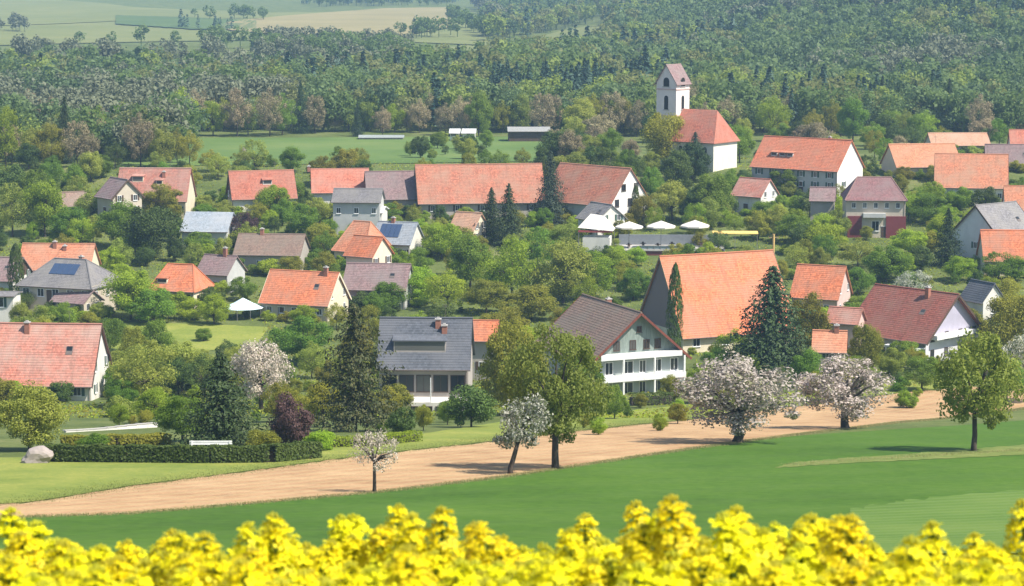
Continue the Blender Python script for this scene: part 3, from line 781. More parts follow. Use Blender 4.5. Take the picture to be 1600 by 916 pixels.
# second row
house("orange-roofed house with cream gable in front of dark grey roofs", "orange house with cream gable", (476, 424), 8.0, 13.0, 9.5, 3.2, -19, ORANGE, BEIGE, gable_wall=CREAM,
      win=((FR, (0.9,), 5, 1.6, 1.1, 1.2), (RI, (0.9, 3.6), 2, 2)), chim=((4.4, -0.4, 1.3),), verge=CREAM)
house("dark grey-roofed house directly behind the orange house with cream gable", "dark grey house", (592, 412), 7.6, 11.5, 9.5, 3.8, -8, MAUVE, GREYW, win=((FR, (0.9,), 4, 1.4),))
house("red-orange hipped house with dark garage opening on the left side", "hipped red-orange house", (282, 413), 7.4, 8.8, 8.5, 3.5, -16, ORANGE, CREAM, hip=2.2,
      win=((FR, (0.7,), 3, 1.4, 1.5, 1.7), (RI, (0.8,), 2, 2)), fm=DFRAME, dormers=((-2.2, 0.72, 1.9, 0.9),))
house("long orange-roofed house behind grey hipped roof at far left", "long orange house", (92, 381), 8.2, 13.5, 8.5, 4.2, -3, ORANGE2, CREAM, chim=((-0.6, -0.6, 1.0), (1.4, -1.0, 0.6)), win=((FR, (1.0,), 3, 2),))
h = house("grey hipped bungalow with solar-blue roof left of the garden lane", "grey hipped bungalow", (110, 405), 7.0, 15.0, 11.0, 3.0, -20, GREY, BEIGE, hip=4.5, win=((FR, (0.7,), 5, 1.4, 1.4, 1.5), (RI, (0.7,), 3, 1.6)), depth=418, chim=((2, .5, .8),))
solar(h, 7.0, 3.0, 11.0, -2.6, 2.8, .22, .62)
house("grey-roofed house cut by the left edge of the picture", "grey house at left edge", (0, 402), 7.4, 9.0, 9.0, 4.0, -12, MAUVE, WHITE, win=((FR, (0.9,), 3, 1.5), (RI, (0.9, 3.6), 2, 1.8)), gwood=DWOOD)
house("flat white garage behind the pale lane at the left edge", "white garage", (2, 456), 3.0, 5.5, 5.0, 2.7, -3, GREY, WHITE, depth=405, win=((FR, (0.6,), 1, 1, 2.2, 1.8),), name="garage", cat="garage")
house("low white-gabled cottage beside grey hipped bungalow", "white-gabled cottage", (120, 452), 4.2, 7.0, 5.0, 2.5, -28, MAUVE, BEIGE, depth=412, win=((RI, (0.7,), 2, 1.2), (FR, (0.7,), 2, 1.5)))
house("brown low-pitched roof house left of the round orange roofs", "brown low-pitched house", (425, 366), 6.8, 13.0, 10.0, 3.6, -6, BROWN, DULL, win=((FR, (0.9,), 4, 1.5),), chim=((-2, 0, 1),))
house("mauve-roofed small house behind the hipped red-orange house", "mauve house", (345, 399), 6.6, 6.5, 7.0, 3.8, -22, MAUVE, GREYW, win=((RI, (0.9,), 2, 1.6), (FR, (0.9,), 2, 1.4)), chim=((1, 0, 1.4),))
house("pale blue-grey metal-roofed shed below the farmhouse with pink roof", "blue-grey metal shed", (328, 331), 7.0, 9.5, 11.0, 3.8, -6, BLUEG, GREYW, name="shed", cat="shed", ridge_cap=False)
house("steep orange hipped house with cream walls in the middle of the gardens", "steep orange hipped house", (566, 346), 8.6, 7.5, 9.0, 3.6, -32, ORANGE2, CREAM, hip=2.0, win=((FR, (0.8,), 3, 1.3), (RI, (0.8,), 2, 1.6)))
house("small orange cottage roof in front of steep orange hipped house", "small orange cottage", (576, 369), 5.8, 6.0, 6.5, 2.8, -30, ORANGE, CREAM, depth=432, win=((RI, (0.7,), 2, 1.2),))
h = house("house with blue solar-panelled roof right of the orange hipped house", "solar-roofed house", (622, 347), 7.2, 8.0, 8.0, 3.6, -18, BLUEG, WHITE, win=((FR, (0.8,), 3, 1.2), (RI, (.8,), 2, 1.2)), chim=((-1, 0, .8),))
solar(h, 7.2, 3.6, 8.0, -3.2, 1.2, .15, .8)
house("low hall with nearly flat white roof below the mauve barn", "white flat hall", (572, 322), 5.2, 8.0, 8.0, 4.3, -6, plain((0.72, 0.74, 0.74), "white_roof_sheet", 0.6), WHITE, win=((FR, (1.2,), 4, 1),), name="hall", cat="hall", ridge_cap=False)
house("pale orange cottage left of the three spruces", "pale orange cottage", (733, 332), 6.2, 5.6, 6.0, 3.2, -30, PALE, CREAM, win=((RI, (0.8, 3.0), 2, 1.4),))
house("small slate-roofed chapel with white wall at right among blossom", "slate chapel", (1536, 440), 6.6, 6.0, 4.6, 3.9, -62, SLATE, WHITE, win=((RI, (1.2,), 1, 1),), name="chapel", cat="chapel")

# back row, left
h = house("long farmhouse with pale pink roof and dark gabled dormer at upper left", "pink farmhouse", (243, 263), 10.2, 15.5, 11.0, 4.0, -3, PINK, CREAM, win=((FR, (0.9,), 5, 1.5),), chim=((2.2, -1.5, 1.0),), dormers=((-3.5, 0.42, 2.4, 1.3), (1.4, 0.5, 1.4, 1.0)))
house("gabled wing with mauve roof on the left end of the pink farmhouse", "mauve wing", (186, 279), 8.0, 7.0, 7.0, 4.6, -52, MAUVE, BEIGE, depth=497, win=((RI, (0.9, 3.4), 2, 1.6),), verge=DWOOD)
house("small white house with dark gable beyond the leafy gardens at left", "small white house", (116, 300), 5.8, 6.5, 6.0, 3.4, 24, BROWN, WHITE, win=((FR, (0.8,), 2, 1.4),), gwood=DWOOD, gable_wall=WHITE)
house("red-roofed house with dark timbered gable facing left", "timbered red house", (408, 267), 9.6, 14.0, 10.0, 4.4, 14, RED, WHITE, gable_wall=plaster((0.30, 0.27, 0.26)), gwood=DWOOD, verge=DWOOD, win=((FR, (1.0,), 4, 1.6), (LE, (1.0, 3.8), 2, 2)), dormers=((1.0, 0.5, 2.0, 1.1),))
house("red-roofed house with white chimney left of the mauve barn", "red house with white chimney", (531, 264), 8.6, 12.5, 9.0, 4.2, 6, RED, WHITE, win=((FR, (1.0,), 4, 1.4),), chim=((-7.0, 0, 0.6),))
house("mauve-roofed barn tucked between red house and the long barn", "mauve barn", (610, 268), 8.8, 11.0, 12.0, 3.6, 8, MAUVE, DULL, name="barn", cat="barn")
house("low blue-grey roof lying in front of the mauve barn", "blue-grey lean-to", (560, 295), 6.0, 10.0, 7.5, 3.8, -4, GREY, GREYW, depth=494, win=((FR, (1.0,), 3, 1.2),), name="shed", cat="shed")
house("very long barn with weathered red-orange roof and dark timber gable", "long red barn", (748, 257), 10.6, 28.0, 14.0, 3.2, 7, roof_tiles((0.50, 0.185, 0.115), (0.44, 0.24, 0.165), 0.55, lichen=0.35), DULL, gable_wall=DWOOD, gwood=DWOOD, verge=DWOOD, name="barn", cat="barn", win=((FR, (0.9,), 5, 3),))
h = house("red-roofed barn house with bright white gable wall right of dark spruce", "white-gabled barn house", (930, 259), 12.0, 20.0, 13.0, 4.8, -43, roof_tiles((0.50, 0.185, 0.115), (0.44, 0.24, 0.165), 0.55, lichen=0.35), GREYW, gable_wall=plaster((0.80, 0.78, 0.74)), win=((FR, (1.0,), 4, 1.6), (RI, (1.0, 3.9), 3, 2.2, 1.4, 1.6), (RI, (7.2,), 2, 4.4, 1.5, 1.5)), shut=None, fm=DFRAME)
house("small white gabled house front below the barn house", "small white gable front", (940, 318), 6.6, 7.5, 7.0, 3.8, -58, GREY, WHITE, depth=492, win=((RI, (0.9, 3.2), 2, 1.6),))

# church
def church():
    p = hit(1052, 100, 25.0, 500); D = 566
    r = ray(1052, 100); t = D / r.y; p = Vector((r.x * t, D, r.z * t - 25.0))
    root = thing("church", "village church with white saddleback tower and red-roofed nave on the hill", "church", p, math.radians(-38))
    tw = 2.9; ez = 20.6; H = 25.0
    mb = MB()
    mb.box(-tw, tw, -tw, tw, -4, ez)
    for sy in (-1, 1): mb.add([(-tw, sy * tw, ez), (tw, sy * tw, ez), (0, sy * tw, H - .1)], [(0, 1, 2) if sy < 0 else (1, 0, 2)])
    tower = mb.build("tower", plaster((0.80, 0.72, 0.68)), root)
    rb = MB()
    slope(rb, (0, -tw - .35, H), (0, tw + .35, H), (-tw - .45, -tw - .35, ez - .5), (-tw - .45, tw + .35, ez - .5))
    slope(rb, (0, tw + .35, H), (0, -tw - .35, H), (tw + .45, tw + .35, ez - .5), (tw + .45, -tw - .35, ez - .5))
    rb.build("tower_roof", MAUVE, tower)
    for z, w_, h_ in ((19.6, 1.7, 2.2), (14.0, 1.2, 3.4)):
        for rot, a in ((0, 0), (math.pi / 2, 0)):
            m = MB(); seg = 8
            pts = [(-w_ / 2, 0), (w_ / 2, 0), (w_ / 2, h_ - w_ / 2)] + [(w_ / 2 * math.cos(q * math.pi / seg), h_ - w_ / 2 + w_ / 2 * math.sin(q * math.pi / seg)) for q in range(1, seg)] + [(-w_ / 2, h_ - w_ / 2)]
            m.add([(x, -tw - .03, z + y) for x, y in pts], [tuple(range(len(pts)))])
            o = m.build("belfry_opening", DARKIN, tower); o.rotation_euler.z = rot
            s = MB(); s.box(-w_ / 2 - .25, w_ / 2 + .25, -tw - .16, -tw, z - .2, z)
            o2 = s.build("sill", CONC, tower); o2.rotation_euler.z = rot
    for z in (12.4, 18.8):
        m = MB(); m.box(-tw - .14, tw + .14, -tw - .14, tw + .14, z, z + .3); m.build("cornice", PINKW, tower)
    m = MB(); m.tube([(0, -tw, H), (0, -tw, H + 1.6)], [.05, .04], 6); m.beam((-.4, -tw, H + 1.1), (.4, -tw, H + 1.1), .07, .07); m.build("cross", GUT, tower)
    # nave to the right-front of the tower
    nl, nw, ne, nh = 12.5, 10.5, 7.4, 14.2; x0 = tw
    n_ = MB()
    hw = nw / 2
    n_.add([(x0, -hw, -4), (x0 + nl, -hw, -4), (x0 + nl, hw, -4), (x0, hw, -4), (x0, -hw, ne), (x0 + nl, -hw, ne), (x0 + nl, hw, ne), (x0, hw, ne), (x0, 0, nh - .1)],
           [(0, 1, 5, 4), (1, 2, 6, 5), (2, 3, 7, 6), (3, 0, 4, 8, 7)])
    nave = n_.build("nave", plaster((0.80, 0.75, 0.64)), root)
    rb = MB(); o = 0.6; pz = (nh - ne) / hw; e = ne - o * pz
    slope(rb, (x0, 0, nh), (x0 + nl - 2.5, 0, nh), (x0, -hw - o, e), (x0 + nl + .5, -hw - o, e))
    slope(rb, (x0 + nl - 2.5, 0, nh), (x0, 0, nh), (x0 + nl + .5, hw + o, e), (x0, hw + o, e))
    slope(rb, (x0 + nl - 2.5, 0, nh), (x0 + nl - 2.5, 0, nh), (x0 + nl + .5, -hw - o, e), (x0 + nl + .5, hw + o, e))
    rb.build("nave_roof", RED, nave)
    seg = 8
    for x in (x0 + 3.0, x0 + 6.5, x0 + 10):
        m = MB(); w_, h_ = 1.2, 3.4
        pts = [(-w_ / 2, 0), (w_ / 2, 0)] + [(w_ / 2 * math.cos(q * math.pi / seg), h_ - w_ / 2 + w_ / 2 * math.sin(q * math.pi / seg)) for q in range(0, seg + 1)]
        m.add([(x + a, -hw - .03, 2.2 + b) for a, b in pts], [tuple(range(len(pts)))]); m.build("arched_window", glass_mat(), nave)
    HOUSES.append((root, "church", D, (1030, 98, 1150, 250), 15, 10, 10, 7))
church()

# back row, right
h = house("large orange-roofed house with brilliant white gable right of the church", "orange house with white gable", (1262, 216), 11.6, 22.5, 12.5, 5.4, -36, roof_tiles((0.57, 0.185, 0.10), (0.48, 0.21, 0.13), 0.4, lichen=.15), GREYW, gable_wall=plaster((0.80, 0.78, 0.73)), win=((FR, (0.9, 3.2), 6, 2), (RI, (1.0,), 2, 3.2)), dormers=((-6.5, 0.62, 1.5, .9), (-4.3, 0.62, 1.5, .9), (-2.3, 0.62, 1.5, .9)), chim=((5.5, .6, 1.0),))
house("small pink-roofed house with white gable among trees right of the church", "pink house with white gable", (1180, 279), 7.4, 7.5, 7.0, 4.2, -38, PINK, WHITE, win=((RI, (0.9, 3.5), 2, 1.8), (FR, (.9,), 2, 1.4)))
h = house("tall house with mauve hipped roof and dark red shuttered front", "red-shuttered house", (1366, 277), 12.0, 12.5, 11.0, 8.0, -4, roof_tiles((0.25, 0.125, 0.125), (0.24, 0.16, 0.155), .4, lichen=.15), BEIGE, hip=3.0, win=((FR, (5.9,), 5, 1.6, 0.9, 1.2), (FR, (1.0,), 1, 1, 1.6, 2.2)), fm=WFRAME)
box_part(h, "red_panel", -5.9, -2.9, -5.75, -5.53, -0.5, 4.2, REDP); box_part(h, "red_panel", 2.2, 6.4, -5.75, -5.53, -0.5, 4.2, REDP)
box_part(h, "balcony", -2.7, 2.0, -6.9, -5.53, 4.0, 4.9, GREYW)
house("low mauve outbuilding below the white gable of the orange house", "mauve outbuilding", (1286, 293), 5.0, 5.0, 5.5, 2.8, -10, MAUVE, DULL, depth=500, name="shed", cat="shed")
house("pale orange roofed farmhouse near the right edge, behind the red roofs", "pale orange farmhouse", (1440, 225), 9.0, 16.0, 11.0, 4.4, 10, roof_tiles((0.58, 0.26, 0.14), (0.54, 0.29, 0.18), 0.3, lichen=.15), CREAM, win=((FR, (1.0,), 5, 1.6),), depth=552)
house("red roof house stepping down right of the pale orange farmhouse", "stepped red house", (1518, 241), 10.4, 16.0, 14.0, 3.8, -10, ORANGE2, WHITE, win=((FR, (0.9,), 4, 1.6), (RI, (.9, 3.4), 3, 2)), depth=530, gwood=DWOOD, verge=DWOOD)
house("mauve-roofed house behind the stepped red roof at right edge", "mauve house at right edge", (1580, 226), 9.4, 12.0, 10.0, 5.0, -8, MAUVE, WHITE, win=((FR, (1.0,), 4, 1.4),), depth=560)
house("pink-red roof peeping out at the upper right edge", "pink-red house at upper right", (1606, 203), 8.8, 9.0, 9.0, 4.4, -6, RED, WHITE, win=((FR, (1.0,), 3, 1.4),), depth=600)
house("long low beige roof half hidden in trees at upper right", "beige low roof", (1496, 208), 5.8, 15.0, 9.0, 3.2, 2, PALE, BEIGE, depth=605, win=((FR, (0.9,), 4, 1.5),), name="shed", cat="shed")
h = house("grey-roofed house with long sloping white gable near the right edge", "sloping white-gable house", (1556, 318), 9.6, 12.0, 14.0, 3.0, 38, GREY, GREYW, gable_wall=plaster((0.66, 0.67, 0.66)), win=((LE, (0.8,), 3, 2), (FR, (0.8,), 2, 2)), verge=DWOOD, depth=470)
house("orange-red roof at the right edge above the orange garage", "orange house at right edge", (1604, 291), 9.0, 9.0, 9.0, 4.0, -6, ORANGE2, WHITE, win=((FR, (0.9,), 3, 1.5),), depth=492)
house("bright orange roofed house cut by the right edge of the picture", "bright orange house at right edge", (1588, 360), 8.2, 13.5, 9.5, 3.2, -3, ORANGE, CREAM, win=((FR, (0.9,), 4, 1.5),))
# far away
for i, (x, y, L, rf, lab) in enumerate((
                               (92, 196, 11, PALE, "pale orange roof deep in the trees at far left"), (210, 188, 12, PINK, "dull pink roof in trees below the wood"))):
    house(lab, "far house", (x, y), 7.0, L, 8, 3.6, R.uniform(-12, 8), rf, CREAM, win=((FR, (1.2,), 4, 1.5),), depth=(640, 668)[i])
house("long low white greenhouse along the edge of the valley meadow", "white greenhouse", (596, 211), 1.7, 13.0, 4.0, 1.2, 1, plain((0.36, 0.39, 0.37), "greenhouse_sheet", 0.4), WHITE, depth=690, name="greenhouse", cat="greenhouse", ridge_cap=False)
house("left of two small white huts at the meadow edge", "left white hut", (711, 202), 2.8, 2.6, 3.4, 2.0, -3, plain((0.78, 0.79, 0.78), "white_roof_sheet", 0.5), WHITE, depth=684, name="hut", cat="hut", win=((FR, (.8,), 1, 1),))
house("right of two small white huts at the meadow edge", "right white hut", (733, 202), 2.8, 3.6, 3.4, 2.0, -3, plain((0.78, 0.79, 0.78), "white_roof_sheet", 0.5), WHITE, depth=684, name="hut", cat="hut", win=((FR, (.8,), 1, 1),))
house("long open shed with pale grey roof beyond the meadow", "pale open shed", (826, 198), 4.0, 12.0, 7.0, 3.0, 2, plain((0.36, 0.36, 0.34), "pale_sheet_roof", 0.6), DWOOD, depth=682, name="shed", cat="shed", ridge_cap=False)

# ------------------------------------------------------------------ terrace, parasols, tent, walls, pole
def on_ray(px, py, D):
    r = ray(px, py); t = D / r.y
    return Vector((r.x * t, D, r.z * t))
TD = 470
tb = on_ray(1040, 392, TD)
t = thing("terrace", "raised restaurant terrace with dark red base and grey railing", "terrace", (tb.x, tb.y, tb.z), math.radians(-2))
box_part(t, "base", -14, 12, -0.4, 9, -5, 0, plain((0.16, 0.05, 0.045), "dark_red_wood", 0.8))
box_part(t, "deck", -14.2, 12.2, -0.6, 9, 0.003, 0.18, CONC)
rl = MB(); rl.box(-5.0, 12, -0.5, -0.42, 1.05, 1.15); rl.box(-5, 12, -0.5, -0.42, 0.35, 0.42)
rl.build("handrail", GWOOD, t)
for k in range(14): box_part(t, "railing_post", -5 + k * 1.3, -4.92 + k * 1.3, -0.5, -0.42, 0.18, 1.05, GWOOD)
m = MB(); m.box(-4.9, 6.0, -0.36, -0.32, 0.3, 1.0); m.build("windbreak", plain((0.30, 0.36, 0.38), "windbreak_glass", 0.2), t)
CANV = plain((0.70, 0.65, 0.58), "canvas", 0.8, var=0.08)
def parasol(px, py, D, rad, label, mat):
    top = on_ray(px, py, D); g = tb.z + 0.18
    root = thing("parasol", label, "parasol", (top.x, D, g), 0.2, "white parasols on the terrace")
    Ht = top.z - g
    c = MB(); n = 8; eh = Ht - rad * 0.36
    for k in range(n):
        a0, a1 = 2 * math.pi * k / n, 2 * math.pi * (k + 1) / n
        p0 = (rad * math.cos(a0), rad * math.sin(a0), eh); p1 = (rad * math.cos(a1), rad * math.sin(a1), eh)
        am = (a0 + a1) / 2
        mid = (rad * .5 * math.cos(am), rad * .5 * math.sin(am), eh + rad * .19)
        c.add([p0, p1, mid, (0, 0, Ht)], [(0, 1, 2), (1, 3, 2), (3, 0, 2)])
        c.add([p0, p1, (p1[0], p1[1], eh - .3), (p0[0], p0[1], eh - .3)], [(3, 2, 1, 0)])
    c.build("canopy", mat, root)
    m = MB(); m.tube([(0, 0, 0), (0, 0, Ht + .15)], [.05, .05], 6); m.build("pole", GWOOD, root)
    for k in range(n):
        a = 2 * math.pi * k / n; m = MB(); m.beam((0, 0, Ht - .1), (rad * .97 * math.cos(a), rad * .97 * math.sin(a), eh - .04), .04, .04); m.build("rib", GWOOD, root)
    m = MB(); m.tube([(0, 0, 0), (0, 0, .12)], [.4, .35], 10); m.build("foot", CONC, root)
    return root
HOUSES.append((t, "parasol terrace", TD, (900, 326, 1192, 394), 9, 10, 8, 3))
parasol(983, 346, 473, 3.0, "leftmost of the three white parasols on the terrace", CANV)
parasol(1033, 345, 473, 3.1, "middle one of the three white parasols on the terrace", CANV)
parasol(1086, 344, 473, 3.1, "rightmost of the three white parasols on the terrace", CANV)
box_part(t, "rear_wall", -9.5, 10.5, 8.6, 8.9, 0.18, 2.3, plain((0.24, 0.26, 0.28), "grey_screen", 0.7))
TBL = MB(); TBL.box(-.6, .6, -.4, .4, .7, .76); TBL.box(-.05, .05, -.05, .05, 0, .7); TBL.box(-.3, .3, -.3, .3, 0, .05); TBLM = TBL.mesh("table", [DWOOD])
CHR = MB(); CHR.box(-.22, .22, -.22, .22, .42, .47); CHR.box(-.22, .22, .18, .22, .47, .95)
for sx in (-.2, .2):
    for sy in (-.2, .2): CHR.box(sx - .02, sx + .02, sy - .02, sy + .02, 0, .42)
CHRM = CHR.mesh("chair", [DWOOD])
ordn = ["leftmost", "second from left", "third from left", "third from right", "second from right", "rightmost"]
for i in range(6):
    p = Matrix.Translation(t.location) @ Matrix.Rotation(t.rotation_euler.z, 4, 'Z') @ Vector((-7.5 + i * 3.0, 3.0 + (i % 2) * 2.2, .18))
    tag(link("table", TBLM, None, p), f"{ordn[i]} of six dark tables on the parasol terrace", "table", "tables on the terrace")
    for j, a in enumerate((0.0, math.pi)):
        q = p + Vector((0, .75 if j == 0 else -.75, 0))
        tag(link("chair", CHRM, None, q, a), f"dark chair {'behind' if j == 0 else 'before'} the {ordn[i]} table on the parasol terrace", "chair", "chairs on the terrace")
# white marquee and kiosk left of the parasols
kp = on_ray(932, 392, 468)
k = thing("marquee", "white marquee with peaked canvas roof left of the parasols", "marquee", (kp.x, kp.y, kp.z), math.radians(-8))
m = MB(); m.add([(-3.6, -2.6, 5.0), (3.6, -2.6, 4.4), (3.6, 2.6, 4.4), (-3.6, 2.6, 5.0), (-1.2, 0, 7.6), (1.6, 0, 7.2)], [(0, 1, 5, 4), (1, 2, 5), (2, 3, 4, 5), (3, 0, 4)]); m.build("canvas_roof", CANV, k)
m = MB(); m.box(-3.5, 3.5, -2.5, -2.4, 4.05, 4.5); m.build("valance", plain((0.40, 0.09, 0.08), "red_trim", 0.7), k)
for sx in (-3.4, 3.4):
    for sy in (-2.4, 2.4): box_part(k, "post", sx - .06, sx + .06, sy - .06, sy + .06, -3, 4.4, GWOOD)
box_part(k, "counter", -2.6, 2.9, -2.3, 2.0, 0.1, 3.0, WHITE); box_part(k, "plinth", -2.8, 3.1, -2.5, 2.2, -4, 0.1, DWOOD)
ap = on_ray(1148, 364, 476)
k = thing("awning", "long yellow awning right of the white parasols", "awning", (ap.x, ap.y, ap.z), math.radians(-2))
m = MB(); m.add([(-4.6, -1.2, 0), (4.8, -1.2, 0), (4.8, 1.0, .3), (-4.6, 1.0, .3), (-4.6, -1.2, -.14), (4.8, -1.2, -.14)], [(0, 1, 2, 3), (4, 5, 1, 0)]); m.build("cloth", plain((0.80, 0.55, 0.16), "yellow_cloth", 0.8), k)
for x in (-4.4, 0, 4.6): m = MB(); m.tube([(x, -1.1, -4), (x, -1.1, -.05)], [.05, .05], 6); m.build("post", GWOOD, k)
# pale tent in the garden
tp = hit(380, 497); 
k = thing("garden_pavilion", "pale blue-white garden pavilion beside the meadow", "pavilion", tp, 0.15)
m = MB(); n = 10; rad = 3.9
for i in range(n):
    a0, a1 = 6.2832 * i / n, 6.2832 * (i + 1) / n
    q = lambda r_, a, z: (r_ * math.cos(a), r_ * .9 * math.sin(a), z)
    m.add([q(rad, a0, 1.9), q(rad, a1, 1.9), q(rad * .45, a1, 2.75), q(rad * .45, a0, 2.75), (0, 0, 3.7)], [(0, 1, 2, 3), (3, 2, 4)])
m.build("canopy", plain((0.62, 0.78, 0.80), "pale_blue_canvas", 0.7, var=.1), k)
m = MB(); m.tube([(0, 0, -1), (0, 0, 3.7)], [.05] * 2, 5); m.build("pole", GWOOD, k)
for i in range(n):
    a = 6.2832 * i / n; m = MB(); m.tube([(rad * .97 * math.cos(a), rad * .9 * .97 * math.sin(a), -1), (rad * .97 * math.cos(a), rad * .9 * .97 * math.sin(a), 1.9)], [.05] * 2, 5); m.build("post", GWOOD, k)
# curving white garden wall, built of panels
w0 = hit(100, 676); w1 = hit(243, 668)
k = thing("garden_wall", "low white garden wall stepping up beside the faded red house", "wall", w0)
WN = 9
for i in range(WN):
    p = (w1 - w0) * (i / WN); q = (w1 - w0) * ((i + .985) / WN)
    up = 0.35 + 0.6 * float(_ss(np.array((i - 2) / 6.0))) 
    m = MB(); m.beam((p.x, p.y, p.z - 1.2), (q.x, q.y, q.z - 1.2), .3, 2.4 + up); m.build("panel", WHITE, k)
    m = MB(); m.beam((p.x, p.y, p.z + up / 2 + .06), (q.x, q.y, q.z + up / 2 + .06), .40, .1); m.build("coping", CONC, k)
# boulder and bench by the hedge, utility pole
bp = hit(58, 724)
def boulder(label, p, s, seed):
    rng = np.random.default_rng(seed); import bmesh
    bm = bmesh.new(); bmesh.ops.create_icosphere(bm, subdivisions=3, radius=1)
    ph = rng.random(9) * 6.28
    for v in bm.verts:
        c = v.co; f = 1 + .16 * math.sin(3 * c.x + ph[0]) * math.sin(2.6 * c.y + ph[1]) + .1 * math.sin(5 * c.z + ph[2] + 3 * c.x) + rng.normal() * .025
        v.co = Vector((c.x * f * s[0], c.y * f * s[1], c.z * f * s[2] + .22 * s[2] * c.x))
    me = bpy.data.meshes.new("boulder"); bm.to_mesh(me); bm.free()
    me.materials.append(plain((0.36, 0.31, 0.28), "stone", 0.9, var=.4))
    return tag(link("boulder", me, None, p), label, "boulder")
boulder("grey boulder lying at the left end of the clipped hedge", bp + Vector((0, 0, .5)), (1.4, 0.9, 0.95), 3)
sp = hit(329, 712)
k = thing("garden_bench", "white garden bench in front of the large spruce at the hedge", "bench", sp + Vector((0, 0, -.3)))
for i in range(3): box_part(k, "seat_slat", -1.9, 1.9, -.3 + i * .2, -.14 + i * .2, 1.0, 1.06, WFRAME)
for i in range(2): box_part(k, "back_slat", -1.9, 1.9, .32, .36, 1.22 + i * .2, 1.38 + i * .2, WFRAME)
for x in (-1.7, 1.7):
    for y in (-.25, .3): box_part(k, "leg", x - .05, x + .05, y - .05, y + .05, -.6, 1.0 if y < 0 else 1.6, WFRAME)
pp = on_ray(1209, 366, 402)
k = thing("utility_pole", "pale wooden utility pole behind the right end of the huge orange barn", "pole", (pp.x, pp.y, tz(pp.x, pp.y)))
hh = pp.z - tz(pp.x, pp.y)
m = MB(); m.tube([(0, 0, -1), (0, 0, hh)], [.24, .2], 8); m.build("post", wood((0.62, 0.42, 0.16)), k)
m = MB(); m.beam((-.9, 0, hh - .6), (.9, 0, hh - .6), .12, .14); m.build("crossarm", LWOOD, k)

# ------------------------------------------------------------------ hedges
def hedge(label, pts, hgt, wid, mat, dens=260, name="clipped_hedge", size=0.11):
    P, N = [], []; o = hit(*pts[0])
    for a, b in zip(pts[:-1], pts[1:]):
        p, q = hit(*a), hit(*b); L = (q - p).length; n = int(L * dens)
        u = NR.random(n); d = (q - p).normalized(); side = Vector((-d.y, d.x, 0))
        s = NR.uniform(-1, 1, n); z = NR.random(n) ** .8
        top = NR.random(n) < 0.42
        z = np.where(top, 0.95 + .07 * NR.random(n), z); s = np.where(top, s, np.sign(s) * (0.85 + .2 * NR.random(n)))
        xs = p.x + d.x * L * u + side.x * s * wid / 2; ys = p.y + d.y * L * u + side.y * s * wid / 2
        bump = 1 + 0.05 * np.sin(u * L * 1.7) + 0.04 * np.sin(u * L * 4.1 + 1)
        P.append(np.stack([xs - o.x, ys - o.y, terrain(xs, ys) - o.z + z * hgt * bump], 1))
        nn = np.stack([side.x * s * ~top, side.y * s * ~top, np.where(top, 1.0, .25)], 1) + NR.normal(size=(n, 3)) * .4
        N.append(unit(nn))
    V, Q = leaves(np.concatenate(P), np.concatenate(N), size, NR)
    root = thing(name, label, "hedge", o)
    link("foliage", np_mesh("foliage", V, Q, [mat]), root)
    m = MB(); 
    for a, b in zip(pts[:-1], pts[1:]):
        p, q = hit(*a) - o, hit(*b) - o; m.beam((p.x, p.y, p.z + hgt * .38), (q.x, q.y, q.z + hgt * .38), wid * .5, hgt * .6)
    m.build("branches", BARK, root)
hedge("long dark clipped hedge bordering the lawn at lower left", [(70, 722), (200, 723), (330, 724), (420, 723), (492, 716)], 1.45, 1.6, LM['dark'], 620, size=.13)
hedge("yellowish loose hedge behind the clipped hedge and white wall", [(95, 698), (180, 697), (262, 694)], 1.0, 1.8, LM['olive'], 320, "loose_hedge", .14)
hedge("dark clipped hedge below the grey gable house balcony", [(985, 634), (1048, 632)], 1.7, 1.6, LM['dark'], 260)
hedge("green hedge strip along the tilled field left of centre", [(505, 700), (580, 697), (650, 690)], 1.0, 1.6, LM['fresh'], 200, "loose_hedge", .12)

# ------------------------------------------------------------------ parked car
def car(label, px, base, rz, paint):
    p = hit(px, base); k = thing("parked_car", label, "car", p, rz)
    prof = [(-2.1, .35), (-2.1, .8), (-1.75, .92), (-1.3, .98), (1.0, .98), (1.9, .86), (2.1, .7), (2.1, .35)]
    m = MB(); n = len(prof)
    m.add([(x, -.85, z) for x, z in prof] + [(x, .85, z) for x, z in prof], [tuple(range(n)), tuple(reversed(range(n, 2 * n)))] + [(i, i + n, (i + 1) % n + n, (i + 1) % n) for i in range(n)])
    m.build("body", paint, k)
    cab = [(-1.7, .97), (-1.25, 1.42), (.25, 1.45), (1.0, .97)]
    m = MB(); m.add([(x, -.72 if z > 1 else -.8, z) for x, z in cab] + [(x, .72 if z > 1 else .8, z) for x, z in cab], [(0, 1, 2, 3), (7, 6, 5, 4), (0, 4, 5, 1), (2, 6, 7, 3)]); m.build("window_glass", glass_mat(), k)
    m = MB(); m.add([(-1.25, -.74, 1.43), (.25, -.74, 1.46), (.25, .74, 1.46), (-1.25, .74, 1.43), (-1.25, -.74, 1.48), (.25, -.74, 1.51), (.25, .74, 1.51), (-1.25, .74, 1.48)], [(4, 5, 6, 7), (0, 1, 5, 4), (1, 2, 6, 5), (2, 3, 7, 6), (3, 0, 4, 7)]); m.build("roof_panel", paint, k)
    w = MB(); w.tube([(0, -.1, 0), (0, .1, 0)], [.32, .32], 12); wm = w.mesh("wheel", [plain((0.02, 0.02, 0.02), "tyre", .9)])
    for sx in (-1.3, 1.35):
        for sy in (-.8, .8): link("wheel", wm, k, (sx, sy, .32))
    for sy in (-.6, .6): box_part(k, "headlight", 2.09, 2.13, sy - .16, sy + .16, .62, .76, WFRAME)
car("dark blue car parked left of the dark spruce below the red-shuttered house", 1450, 378, .2, plain((0.02, 0.035, 0.08), "dark_blue_paint", .3, .5))

